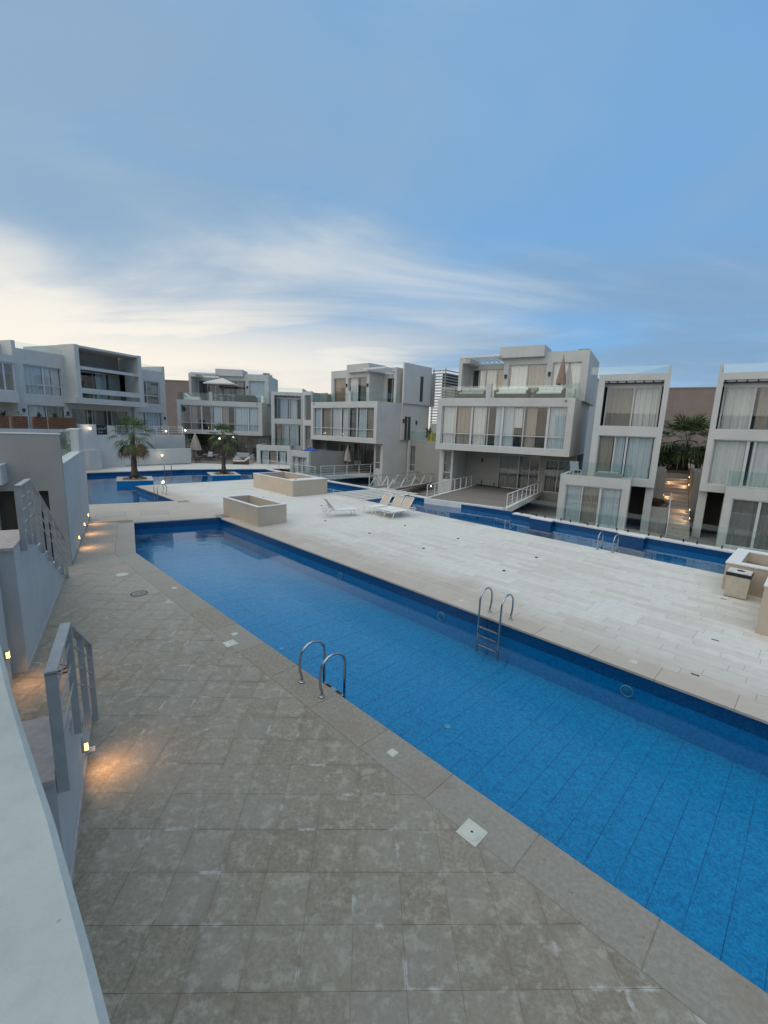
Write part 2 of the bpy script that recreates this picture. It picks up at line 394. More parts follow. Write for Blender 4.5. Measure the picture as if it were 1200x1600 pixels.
# ------------------------------------------------------------------ mesh building
class MB:
    def __init__(s): s.v = []; s.f = []
    def add(s, vs, fs):
        k = len(s.v); s.v += [tuple(x) for x in vs]; s.f += [tuple(i + k for i in q) for q in fs]; return s
    def box(s, x0, x1, y0, y1, z0, z1):
        x0, x1 = min(x0, x1), max(x0, x1); y0, y1 = min(y0, y1), max(y0, y1); z0, z1 = min(z0, z1), max(z0, z1)
        return s.add([(x0, y0, z0), (x1, y0, z0), (x1, y1, z0), (x0, y1, z0), (x0, y0, z1), (x1, y0, z1), (x1, y1, z1), (x0, y1, z1)],
              [(0, 3, 2, 1), (4, 5, 6, 7), (0, 1, 5, 4), (1, 2, 6, 5), (2, 3, 7, 6), (3, 0, 4, 7)])
    def bbox(s, x0, x1, y0, y1, z0, z1, b=0.01):
        """box with small chamfers on the top rim"""
        x0, x1 = min(x0, x1), max(x0, x1); y0, y1 = min(y0, y1), max(y0, y1)
        vs = [(x0, y0, z0), (x1, y0, z0), (x1, y1, z0), (x0, y1, z0), (x0, y0, z1 - b), (x1, y0, z1 - b), (x1, y1, z1 - b), (x0, y1, z1 - b),
              (x0 + b, y0 + b, z1), (x1 - b, y0 + b, z1), (x1 - b, y1 - b, z1), (x0 + b, y1 - b, z1)]
        fs = [(0, 3, 2, 1), (8, 9, 10, 11)]
        for i in range(4):
            j = (i + 1) % 4
            fs += [(i, j, 4 + j, 4 + i), (4 + i, 4 + j, 8 + j, 8 + i)]
        return s.add(vs, fs)
    def prism(s, poly, z0, z1, chamfer=0):
        n = len(poly)
        ar = sum(poly[i][0] * poly[(i + 1) % n][1] - poly[(i + 1) % n][0] * poly[i][1] for i in range(n))
        if ar < 0: poly = poly[::-1]
        vs = [(x, y, z0) for x, y in poly] + [(x, y, z1) for x, y in poly]
        fs = [tuple(range(n))[::-1], tuple(range(n, 2 * n))] + [(i, (i + 1) % n, n + (i + 1) % n, n + i) for i in range(n)]
        return s.add(vs, fs)
    def sheet(s, poly, z):
        n = len(poly)
        ar = sum(poly[i][0] * poly[(i + 1) % n][1] - poly[(i + 1) % n][0] * poly[i][1] for i in range(n))
        if ar < 0: poly = poly[::-1]
        return s.add([(x, y, z) for x, y in poly], [tuple(range(n))])
    def tube(s, pts, r, n=8, cap=True):
        pts = [Vector(p) for p in pts]; rr = r if isinstance(r, (list, tuple)) else [r] * len(pts)
        k = len(s.v); up = None
        for i, p in enumerate(pts):
            d = (pts[min(i + 1, len(pts) - 1)] - pts[max(i - 1, 0)]).normalized()
            if up is None:
                up = Vector((0, 0, 1)) if abs(d.z) < 0.9 else Vector((1, 0, 0))
            a = (up - d * up.dot(d)).normalized(); b = d.cross(a); up = a
            for j in range(n):
                t = 2 * math.pi * j / n
                s.v.append(tuple(p + (a * math.cos(t) + b * math.sin(t)) * rr[i]))
        for i in range(len(pts) - 1):
            for j in range(n):
                j2 = (j + 1) % n
                s.f.append((k + i * n + j, k + i * n + j2, k + (i + 1) * n + j2, k + (i + 1) * n + j))
        if cap:
            s.f.append(tuple(k + j for j in range(n))[::-1]); s.f.append(tuple(k + (len(pts) - 1) * n + j for j in range(n)))
        return s
    def bar(s, a, b, w, h, side=None):
        """rectangular bar from a to b; w = horizontal width, h = height"""
        a = Vector(a); b = Vector(b); d = (b - a).normalized()
        sd = Vector(side) if side else d.cross(Vector((0, 0, 1)))
        if sd.length < 1e-4: sd = Vector((1, 0, 0))
        sd.normalize(); up = sd.cross(d).normalized()
        o = []
        for p in (a, b):
            for x, y in ((-1, -1), (1, -1), (1, 1), (-1, 1)):
                o.append(p + sd * (x * w / 2) + up * (y * h / 2))
        return s.add(o, [(3, 2, 1, 0), (4, 5, 6, 7), (0, 1, 5, 4), (1, 2, 6, 5), (2, 3, 7, 6), (3, 0, 4, 7)])
    def lathe(s, prof, n=16, c=(0, 0, 0)):
        k = len(s.v)
        for r, z in prof:
            for j in range(n):
                t = 2 * math.pi * j / n
                s.v.append((c[0] + r * math.cos(t), c[1] + r * math.sin(t), c[2] + z))
        for i in range(len(prof) - 1):
            for j in range(n):
                j2 = (j + 1) % n
                s.f.append((k + i * n + j, k + i * n + j2, k + (i + 1) * n + j2, k + (i + 1) * n + j))
        s.f.append(tuple(k + j for j in range(n))[::-1]); s.f.append(tuple(k + (len(prof) - 1) * n + j for j in range(n)))
        return s
    def mesh(s, name, mat, smooth=False):
        me = bpy.data.meshes.new(name); me.from_pydata(s.v, [], s.f); me.materials.append(MT[mat])
        if smooth:
            me.polygons.foreach_set('use_smooth', [True] * len(me.polygons))
        me.update(); return me
    def obj(s, name, mat, parent=None, smooth=False):
        return link(name, s.mesh(name, mat, smooth), parent)
def link(name, data, parent=None):
    o = bpy.data.objects.new(name, data); col.objects.link(o)
    if parent: o.parent = parent
    return o
def tag(o, label=None, cat=None, group=None, kind=None):
    if label: o['label'] = label
    if cat: o['category'] = cat
    if group: o['group'] = group
    if kind: o['kind'] = kind
    return o
def thing(name, label, cat, loc=(0, 0, 0), rz=0, group=None):
    o = bpy.data.objects.new(name, None); col.objects.link(o)
    o.empty_display_size = 0.2
    o.location = loc if len(loc) == 3 else (*loc, 0); o.rotation_euler = (0, 0, rz)
    return tag(o, label, cat, group)
def copy_tree(o, parent=None):
    c = o.copy(); col.objects.link(c); c.parent = parent
    for ch in list(o.children): copy_tree(ch, c)
    return c
def B(name, mat, parent, *a):
    return MB().box(*a).obj(name, mat, parent)

def clip(poly, nx, ny, d):
    """keep the part of a convex polygon with nx*x+ny*y<=d"""
    out = []
    for i in range(len(poly)):
        a, b = poly[i], poly[(i + 1) % len(poly)]
        fa, fb = nx * a[0] + ny * a[1] - d, nx * b[0] + ny * b[1] - d
        if fa <= 0: out.append(a)
        if fa * fb < 0:
            t = fa / (fa - fb); out.append((a[0] + (b[0] - a[0]) * t, a[1] + (b[1] - a[1]) * t))
    return out
def area(poly):
    return abs(sum(poly[i][0] * poly[(i + 1) % len(poly)][1] - poly[(i + 1) % len(poly)][0] * poly[i][1] for i in range(len(poly)))) / 2 if len(poly) > 2 else 0

# ------------------------------------------------------------------ the setting: ground, decks, pools, water
def proj(x, y, z=0.0):
    v = Vector((x, y, z - H_EYE)); d = v.dot(_F)
    if d < 0.1: return None
    return 600 + FPX * v.dot(_R) / d, 800 - FPX * v.dot(_U) / d
def screen_area(poly, z=0.0):
    q = [proj(x, y, z) for x, y in poly]
    if any(a is None for a in q): return 0
    cx = sum(a[0] for a in q) / len(q); cy = sum(a[1] for a in q) / len(q)
    if not (-30 < cx < 1230 and -30 < cy < 1630): return 0
    return area(q)
def structure(o): o['kind'] = 'structure'; return o

structure(MB().sheet([(-1500, -1500), (1500, -1500), (1500, 1500), (-1500, 1500)], -1.2).obj('ground', 'ground_dust'))

WATER_Z, FLOOR_Z = -0.32, -0.98
main_pool = [AR(22.5, -0.07), PQ(-20.7, 9.4), PQ(7.5, 9.4), PQ(7.5, 4.47), PQ(-16.95, 4.47)]
far_pool = [AR(27.95, -2.1), PQ(-26.2, 9.5), PQ(-33.9, 9.5), PQ(-33.7, 19.0), PQ(-1.85, 19.0), PQ(-1.85, 23.3),
            PQ(-12.6, 23.3), PQ(-12.7, 24.0), PQ(-18.9, 23.3), PQ(-34.5, 23.0), PQ(-41.2, 23.8), AR(46.6, 4.5), AR(44.6, -3.3)]

# base sheets (the joints show them between the stones)
deck_left = structure(MB().sheet([AR(22.5, -0.07), PQ(-16.95, 4.47), PQ(7.5, 4.47), PQ(7.5, -4), AR(0, -6), AR(22.8, -6), AR(22.8, -0.07)], -0.003).obj('pool_walk', 'grout'))
deck_main = structure(MB().sheet([PQ(-33.9, 9.4), PQ(7.5, 9.4), PQ(7.5, 19.0), PQ(-33.7, 19.0)], -0.008).obj('pool_deck', 'grout_light'))
deck_link = structure(MB().sheet([AR(22.8, -6), AR(22.8, -0.07), AR(22.5, -0.07), PQ(-20.7, 9.4), PQ(-26.2, 9.5), AR(27.95, -2.1), AR(27.95, -6)], -0.0085).obj('deck_link', 'grout_light'))

def pieces(parent, name, mat, polys, z0, z1, limit=300, ctr=None):
    """polys: list of (centre, rz, list of convex polygons in world xy). The largest on screen become objects, the rest one joined piece."""
    sc = sorted(((sum(screen_area(q) for q in p[2]), i) for i, p in enumerate(polys)), reverse=True)
    own = {i for a, i in sc[:limit] if a > 60}
    rest = MB(); cache = {}
    for i, (c, rz, pp) in enumerate(polys):
        if i in own:
            cs, sn = math.cos(-rz), math.sin(-rz)
            loc = [[((x - c[0]) * cs - (y - c[1]) * sn, (x - c[0]) * sn + (y - c[1]) * cs) for x, y in q] for q in pp]
            key = tuple(tuple((round(x, 3), round(y, 3)) for x, y in q) for q in loc)
            if key not in cache:
                mb = MB()
                for q in loc: mb.prism(q, z0, z1)
                cache[key] = mb.mesh(name, mat)
            o = link(name, cache[key], parent); o.location = (c[0], c[1], random.uniform(-0.0015, 0.0015)); o.rotation_euler = (random.uniform(-.002, .002), random.uniform(-.002, .002), rz)
        else:
            for q in pp: rest.prism(q, z0, z1)
    if rest.v:
        o = rest.obj(name, mat, parent); o['kind'] = 'stuff'

# near walk: square stone tiles on their own grid
g = R(-2.17); G1 = Vector((math.sin(g), math.cos(g))); G2 = Vector((G1.y, -G1.x)); G0 = Vector((0.320, 3.377))
TW, TH, GAP = 0.464, 0.501, 0.004
polys = []
for i in range(-34, 16):
    for j in range(-8, 46):
        c = G0 + G2 * ((i + 0.5) * TW) + G1 * ((j + 0.5) * TH)
        hw, hh = TW / 2 - GAP / 2, TH / 2 - GAP / 2
        q = [c + G2 * (sx * hw) + G1 * (sy * hh) for sx, sy in ((-1, -1), (1, -1), (1, 1), (-1, 1))]
        q = [(v.x, v.y) for v in q]
        q = clip(q, A1.x, A1.y, 22.75); q = clip(q, -A2.x, -A2.y, 2.25) if len(q) > 2 else q
        q = clip(q, -P2.x, -P2.y, -0.02) if len(q) > 2 else q
        q = clip(q, P1.x, P1.y, 6.5) if len(q) > 2 else q
        if len(q) < 3 or area(q) < 0.004: continue
        a = clip(q, P2.x, P2.y, 3.88); b = clip(q, -P2.x, -P2.y, -3.88)
        if len(b) > 2: b = clip(b, A2.x, A2.y, -0.68)
        pp = [x for x in (a, b) if len(x) > 2 and area(x) > 0.004]
        if pp: polys.append(((c.x, c.y), math.atan2(G2.y, G2.x), pp))
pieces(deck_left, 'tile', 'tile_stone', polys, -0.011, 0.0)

# main deck: long travertine planks parallel to the pool
polys = []
row = 0; q0 = 9.99
while q0 < 18.38:
    off = random.uniform(0, 1.2); p0 = -33.7 - off
    while p0 < 7.3:
        L = 1.2
        a, b = max(p0, -33.7) + 0.003, min(p0 + L, 7.4) - 0.003
        if b - a > 0.05:
            cpt = PQ(p0 + L / 2, q0 + 0.15)
            polys.append((cpt, ROT_PQ, [[PQ(a, q0 + 0.003), PQ(b, q0 + 0.003), PQ(b, q0 + 0.297), PQ(a, q0 + 0.297)]]))
        p0 += L
    q0 += 0.3; row += 1
pieces(deck_main, 'plank', 'travertine', polys, -0.011, 0.0)
# planks of the link between the two pools, laid across
polys = []
a0 = 23.13
while a0 < 27.3:
    r0 = -2.2 - random.uniform(0, 1.2)
    while r0 < 6.5:
        q = [AR(a0 + .003, r0 + .003), AR(a0 + .003, r0 + 1.197), AR(a0 + .297, r0 + 1.197), AR(a0 + .297, r0 + .003)]
        q = clip(q, P2.x, P2.y, 9.985)
        if len(q) > 2 and area(q) > 0.01: polys.append((AR(a0 + .15, r0 + .6), ROT_RA, [q]))
        r0 += 1.2
    a0 += 0.3
pieces(deck_link, 'plank', 'travertine', polys, -0.0115, 0.0, 120)

# coping slabs
def coping(parent, name, mat, a, b, inner, width, z=0.004, over=0.03, L=1.25):
    """a->b pool edge; inner = unit vector pointing away from the water"""
    a = Vector(a); b = Vector(b); d = (b - a); n = max(1, round(d.length / L)); d.normalize(); st = (b - a).length / n
    inner = Vector(inner)
    mb = MB().bbox(-st / 2 + .003, st / 2 - .003, -over, width, -0.05, z, 0.006)
    me = mb.mesh(name, mat)
    rz = math.atan2(d.y, d.x)
    flip = Vector((-d.y, d.x)).dot(inner) < 0
    for i in range(n):
        o = link(name, me, parent); c = a + d * (st * (i + .5))
        o.location = (c.x, c.y, random.uniform(-.001, .001)); o.rotation_euler = (0, 0, rz + (math.pi if flip else 0))
coping(deck_left, 'coping_slab', 'coping_stone', PQ(-16.6, 4.47), PQ(7.0, 4.47), -P2, 0.585)
coping(deck_left, 'coping_slab', 'coping_stone', AR(17.7, -0.07), AR(22.5, -0.07), -A2, 0.60)
def isect_qr(q, r):
    # point with given q and r
    d = P2.x * A2.y - P2.y * A2.x
    return ((q * A2.y - P2.y * r) / d, (P2.x * r - q * A2.x) / d)
MB().prism([AR(17.697, -0.04), isect_qr(4.50, -0.04), PQ(-16.603, 4.50), PQ(-16.603, 3.885), isect_qr(3.885, -0.67), AR(17.697, -0.67)], -0.05, 0.004).obj('coping_slab', 'coping_stone', deck_left)
coping(deck_link, 'coping_slab', 'coping_stone', AR(22.5, -0.1), AR(22.5, 3.5), A1, 0.60)
coping(deck_main, 'coping_slab', 'travertine', PQ(-20.4, 9.4), PQ(7.0, 9.4), P2, 0.585)
coping(deck_main, 'coping_slab', 'travertine', PQ(-33.2, 19.0), PQ(-1.9, 19.0), -P2, 0.6)
coping(deck_main, 'coping_slab', 'travertine', PQ(-33.85, 9.6), PQ(-33.7, 18.9), P1, 0.6)
coping(deck_link, 'coping_slab', 'travertine', AR(27.95, -2.1), AR(27.95, 2.2), -A1, 0.62)
coping(deck_main, 'coping_slab', 'travertine', PQ(-33.2, 9.5), PQ(-26.3, 9.5), P2, 0.6)
far_walk = structure(MB().sheet([AR(44.6, -3.3), AR(46.6, 4.5), PQ(-41.2, 23.8), (-9.0, 47.8), (-9, 66), (-60, 66), (-60, 26), AR(27.95, -6), AR(27.95, -2.1)], -0.004).obj('far_pavement', 'travertine'))
coping(far_walk, 'coping_slab', 'travertine', AR(44.6, -3.3), AR(46.6, 4.5), A1, 0.5)
coping(far_walk, 'coping_slab', 'travertine', AR(46.6, 4.5), PQ(-41.2, 23.8), A1, 0.5)

def basin(name, poly, top=0.0, inset=None):
    n = len(poly)
    o = structure(MB().sheet(poly, FLOOR_Z - 0.007).obj(name, 'pool_grout'))
    w = MB(); b = MB(); th = 0.15
    c = Vector((sum(p[0] for p in poly) / n, sum(p[1] for p in poly) / n))
    ar = sum(poly[i][0] * poly[(i + 1) % n][1] - poly[(i + 1) % n][0] * poly[i][1] for i in range(n))
    for i in range(n):
        a = Vector(poly[i]); e = Vector(poly[(i + 1) % n]); d = (e - a).normalized(); out = Vector((d.y, -d.x)) if ar > 0 else Vector((-d.y, d.x))
        for mb, z0, z1, off in ((w, FLOOR_Z - .02, WATER_Z - 0.02, 0.0), (b, WATER_Z - 0.02, top - 0.05, 0.0)):
            q = [a, e, e + out * th, a + out * th]
            mb.prism([(v.x, v.y) for v in q], z0, z1)
    w.obj('basin_wall', 'mosaic_wall', o); b.obj('waterline_band', 'mosaic_band', o)
    return o
pool = basin('swimming_pool', main_pool)
pool2 = basin('far_swimming_pool', far_pool)
# floor of the near pool: strips of mosaic sheets with dark joints
polys = []
p0 = -21.8
while p0 < 7.4:
    for k in range(3):
        qa = 4.47 + k * 4.93 / 3; qb = qa + 4.93 / 3
        q = [PQ(p0 + .003, qa + .002), PQ(p0 + .367, qa + .002), PQ(p0 + .367, qb - .002), PQ(p0 + .003, qb - .002)]
        q = clip(q, A1.x, A1.y, 22.5); q = clip(q, -A2.x, -A2.y, 0.07) if len(q) > 2 else q
        if len(q) > 2 and area(q) > 0.02: polys.append((PQ(p0 + .185, (qa + qb) / 2), ROT_PQ, [q]))
    p0 += 0.370
pieces(pool, 'mosaic_panel', 'mosaic_floor', polys, FLOOR_Z - .008, FLOOR_Z)
MB().sheet(far_pool, FLOOR_Z - 0.004).obj('basin_floor', 'mosaic_floor', pool2)
def water(name, poly):
    o = MB().sheet(poly, WATER_Z).obj(name, 'water'); structure(o)
water('pool_water', main_pool)
water('far_pool_water', far_pool)

# pool fittings below the water: round lamps in the wall, inlets on the floor
def pool_lamp(p, q, z, label):
    t = thing('pool_lamp', label, 'pool lamp', PQ(p, q, z), ROT_PQ)
    MB().lathe([(0.13, 0), (0.13, .02), (.10, .03), (.10, .012)], 24).obj('ring', 'pool_fitting', t, True).rotation_euler = (R(90), 0, 0)
    o = MB().lathe([(0.098, .005), (0.085, .022), (.02, .026)], 24).obj('lens', 'pool_lens', t, True); o.rotation_euler = (R(90), 0, 0)
pool_lamp(-2.15, 9.395, -0.47, 'round underwater lamp in pool wall below the small white drain cover')
pool_lamp(-6.9, 9.395, -0.47, 'round underwater lamp in pool wall just beside the steel ladder')
pool_lamp(-11.3, 9.395, -0.47, 'round underwater lamp in pool wall towards the stone planter')
for p, q, lab in ((-4.35, 6.35, 'small round inlet on pool floor between the two ladders'), (-9.0, 5.6, 'small round inlet on pool floor beside paired white drain covers'), (-13.6, 6.6, 'small round inlet on pool floor towards the far pool end')):
    o = MB().lathe([(0.07, 0), (0.07, .012), (.05, .02), (.015, .02)], 20).obj('floor_inlet', 'pool_fitting', None, True); o.location = PQ(p, q, FLOOR_Z)
    tag(o, lab, 'pool inlet')

# ------------------------------------------------------------------ architecture helpers
class House:
    """local x = along the facade, y = into the house; mirror flips x inside width W"""
    def __init__(s, name, label, O, bearing, mirror=False, W=10.2, cat='house', group=None, z=0):
        s.rz = math.atan2(math.cos(R(bearing)), math.sin(R(bearing)))
        s.t = thing(name, label, cat, (O[0], O[1], z), s.rz, group)
        s.m = mirror; s.W = W
    def X(s, x): return s.W - x if s.m else x
    def box(s, name, mat, x0, x1, y0, y1, z0, z1, parent=None):
        return MB().box(s.X(x0), s.X(x1), y0, y1, z0, z1).obj(name, mat, parent or s.t)
    def boxes(s, name, mat, lst, parent=None):
        mb = MB()
        for x0, x1, y0, y1, z0, z1 in lst: mb.box(s.X(x0), s.X(x1), y0, y1, z0, z1)
        return mb.obj(name, mat, parent or s.t)
    def wall(s, name, mat, x0, x1, z0, z1, y, th, holes=(), parent=None):
        """front wall with openings, built from solid pieces round the holes"""
        xs = sorted({x0, x1, *[h[0] for h in holes], *[h[1] for h in holes]}); mb = MB()
        for a, b in zip(xs, xs[1:]):
            hs = sorted((h for h in holes if h[0] <= a + 1e-6 and h[1] >= b - 1e-6), key=lambda h: h[2])
            z = z0
            for h in hs:
                if h[2] > z + 1e-4: mb.box(s.X(a), s.X(b), y, y + th, z, h[2])
                z = h[3]
            if z < z1 - 1e-4: mb.box(s.X(a), s.X(b), y, y + th, z, z1)
        return mb.obj(name, mat, parent or s.t)
    def window(s, x0, x1, z0, z1, y, mull=(), trans=None, curt=(), fr=0.06, name='window', mat='alu_frame', glass='window_glass', dark=()):
        mb = MB(); d = 0.08
        f = lambda a, b, za, zb: mb.box(s.X(a), s.X(b), y, y + d, za, zb)
        f(x0, x0 + fr, z0, z1); f(x1 - fr, x1, z0, z1); f(x0 + fr, x1 - fr, z1 - fr, z1); f(x0 + fr, x1 - fr, z0, z0 + fr)
        for mm in mull:
            w2 = mm[1] / 2 if isinstance(mm, tuple) else fr / 2; mm = mm[0] if isinstance(mm, tuple) else mm
            f(mm - w2, mm + w2, z0 + fr, z1 - fr)
        bays = [x0] + [mm[0] if isinstance(mm, tuple) else mm for mm in mull] + [x1]
        if trans:
            for a, b in zip(bays, bays[1:]): f(a + fr * .6, b - fr * .6, trans - fr / 2, trans + fr / 2)
        wdw = mb.obj(name, mat, s.t)
        for a, b in zip(bays, bays[1:]):
            for za, zb in (((z0, trans), (trans, z1)) if trans else ((z0, z1),)):
                MB().box(s.X(a + .02), s.X(b - .02), y + .03, y + .042, za + .02, zb - .02).obj('pane', glass, wdw)
        for cu in curt:
            a, b, mt = cu[:3]; zt = cu[3] if len(cu) > 3 else z1 - .03; zb = cu[4] if len(cu) > 4 else z0 + .03
            s.curtain(wdw, a, b, zb, zt, y + 0.20, mt)
        return wdw
    def curtain(s, parent, a, b, z0, z1, y, mat):
        n = max(10, int(abs(b - a) * 26)); mb = MB(); vs = []; ph = random.uniform(0, 6)
        for i in range(n + 1):
            x = a + (b - a) * i / n
            wv = 0.035 * math.sin(x * 38 + ph) + 0.03 * math.sin(x * 17 + ph * 2) + 0.012 * math.sin(x * 71)
            vs += [(s.X(x), y + wv * 0.75, z1), (s.X(x + 0.02 * math.sin(x * 9 + ph)), y + wv * 1.25, z0)]
        mb.add(vs, [(2 * i, 2 * i + 1, 2 * i + 3, 2 * i + 2) for i in range(n)])
        return mb.obj('curtain', mat, parent, True)
    def glass_rail(s, x0, x1, y, z0, z1, n=3, name='glass_balustrade'):
        for i in range(n):
            a = x0 + (x1 - x0) * i / n; b = x0 + (x1 - x0) * (i + 1) / n
            MB().box(s.X(a + .01), s.X(b - .01), y, y + .012, z0, z1).obj(name, 'rail_glass', s.t)
    def glass_side(s, x, y0, y1, z0, z1, n=2):
        for i in range(n):
            a = y0 + (y1 - y0) * i / n; b = y0 + (y1 - y0) * (i + 1) / n
            MB().box(s.X(x), s.X(x + .012), a + .01, b - .01, z0, z1).obj('glass_balustrade', 'rail_glass', s.t)
    def sconce(s, x, y, z, mat='dark_metal'):
        MB().box(s.X(x - .07), s.X(x + .07), y - .12, y - .002, z - .16, z + .16).box(s.X(x - .1), s.X(x + .1), y - .15, y - .002, z + .03, z + .1).obj('wall_sconce', mat, s.t)
    def world(s, x, y, z):
        v = Matrix.Rotation(s.rz, 4, 'Z') @ Vector((s.X(x), y, z)); return v + Vector(s.t.location)

def ac_unit(label, loc, rz, sx=0.9, sy=0.5, sz=0.7):
    t = thing('roof_unit', label, 'roof unit', loc, rz)
    MB().box(-sx / 2, sx / 2, -sy / 2, sy / 2, 0.08, sz).obj('casing', 'ac_metal', t)
    MB().box(-sx / 2 + .03, -sx / 2 + .09, -sy / 2, sy / 2, 0, .08).box(sx / 2 - .09, sx / 2 - .03, -sy / 2, sy / 2, 0, .08).obj('feet', 'dark_metal', t)
    o = MB().lathe([(sz * .32, 0), (sz * .32, .02), (sz * .1, .03)], 16).obj('fan_grille', 'dark_metal', t); o.location = (-sx * .15, -sy / 2, sz * .55); o.rotation_euler = (R(90), 0, 0)

def villa(label, O, bearing, mirror, curt, cp, group='villas with a long window box', right_glass=True):
    h = House('villa', label, O, bearing, mirror, cat='villa')
    # window box: hollow, open at the front
    h.boxes('window_box', 'stucco_white', [(0, 10.2, 0, 8, 6.52, 7.12), (0, 10.2, 0, 8, 3.1, 3.55), (0, 0.4, 0, 8, 3.55, 6.52), (9.78, 10.2, 0, 8, 3.55, 6.52)])
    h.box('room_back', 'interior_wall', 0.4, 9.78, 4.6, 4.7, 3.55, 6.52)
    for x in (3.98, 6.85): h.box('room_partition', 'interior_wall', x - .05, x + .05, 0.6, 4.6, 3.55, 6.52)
    h.window(0.4, 9.78, 3.55, 6.52, 0.12, [1.57, (2.87, .14), 4.0, (4.2, .05), (5.27, .14), 6.85, (8.52, .16)], 4.42, curt)
    # ground floor, set back under the box
    h.wall('ground_wall', 'stucco_white', 0.0, 1.2, -1.2, 3.1, 1.0, 0.2, [(0.33, 1.08, 0.55, 3.0)])
    h.window(0.33, 1.08, 0.55, 3.0, 1.06, (), 1.2, [(0.36, 1.05, 'curtain_grey')])
    h.boxes('ground_side', 'stucco_white', [(0, 0.2, 1.2, 8, -1.2, 3.1), (1.0, 1.2, 1.2, 4.0, -1.2, 3.1)])
    h.wall('porch_wall', 'stucco_grey', 1.2, 10.2, -1.2, 3.1, 4.0, 0.2, [(4.15, 7.5, 0.02, 2.82), (7.9, 9.9, 0.02, 2.6)])
    h.window(4.15, 7.5, 0.02, 2.82, 4.05, [5.81, 6.7], None, [(4.2, 5.8, 'curtain_grey'), (6.0, 7.4, 'curtain_grey')])
    h.window(7.9, 9.9, 0.02, 2.6, 4.05, [8.9], None, [(7.95, 9.85, 'curtain_grey')])
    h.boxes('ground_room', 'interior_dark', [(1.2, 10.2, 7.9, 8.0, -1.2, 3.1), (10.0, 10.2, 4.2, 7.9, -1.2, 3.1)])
    h.sconce(2.7, 4.0, 2.2)
    for k in range(2):
        MB().lathe([(.06, 0), (.06, .02), (.03, .025)], 12, (h.X(6.2 + k * 1.4), 2.6, 3.07)).obj('downlight', 'lamp_white', h.t)
    # penthouse, set back on the roof of the box
    h.boxes('side_fin', 'stucco_white', [(0.4, 0.7, 3.0, 9.4, 7.12, 10.57), (0.7, 1.35, 3.0, 5.2, 10.15, 10.57)])
    h.wall('recess_wall', 'stucco_white', 0.7, 4.2, 7.12, 10.3, 5.2, 0.2, [(0.8, 3.75, 7.16, 9.9)])
    h.window(0.8, 3.75, 7.16, 9.9, 5.26, [2.0, 3.0], None, cp[0])
    h.wall('penthouse_wall', 'stucco_white', 4.2, 10.4, 7.12, 10.72, 3.0, 0.25, [(4.6, 7.5, 7.16, 9.87), (7.92, 9.95, 7.16, 9.92)])
    h.window(4.6, 7.5, 7.16, 9.87, 3.1, [6.05], None, cp[1])
    h.window(7.92, 9.95, 7.16, 9.92, 3.1, [], None, cp[2])
    h.boxes('penthouse_side', 'stucco_white', [(4.2, 4.4, 3.25, 5.2, 7.12, 10.72), (10.15, 10.4, 3.25, 9.4, 7.12, 10.72), (0.7, 10.15, 9.2, 9.4, 7.12, 10.6)])
    h.box('penthouse_roof', 'stucco_grey', 4.4, 10.15, 3.25, 9.2, 10.25, 10.45)
    h.box('recess_roof', 'stucco_grey', 0.7, 4.4, 5.4, 9.2, 10.1, 10.3)
    h.boxes('penthouse_room', 'interior_wall', [(0.7, 10.15, 7.0, 7.1, 7.12, 10.1)])
    h.box('canopy_block', 'stucco_white', 3.9, 7.3, 2.55, 5.0, 10.36, 11.17)
    for k in range(8):
        x = 1.12 + k * 0.40
        h.box('pergola_slat', 'rail_white', x, x + 0.06, 2.0, 5.2, 10.42, 10.56)
    h.box('pergola_beam', 'rail_white', 1.0, 4.1, 1.95, 2.03, 10.40, 10.58); h.box('pergola_beam', 'rail_white', 1.35, 4.1, 5.1, 5.18, 10.32, 10.41)
    h.sconce(4.4, 3.0, 9.0); h.sconce(7.72, 3.0, 9.1); h.sconce(1.9, 3.0, 11.5) if False else None
    # roof terrace glass
    h.box('terrace_post', 'stucco_white', 3.86, 4.24, 0.08, 0.42, 7.12, 8.17)
    h.glass_rail(0.12, 3.86, 0.15, 7.12, 8.0, 3); h.glass_rail(4.24, 10.05, 0.15, 7.12, 8.0, 4)
    h.glass_side(10.06, 0.17, 3.0, 7.12, 8.0, 2)
    h.glass_side(0.12, 0.17, 3.0, 7.12, 8.0, 2)
    o = MB().lathe([(.05, 0), (.05, .1), (.02, .14)], 10).obj('floodlight', 'dark_metal', h.t); o.location = (h.X(9.6), -0.01, 6.92); o.rotation_euler = (R(90), 0, 0)
    return h

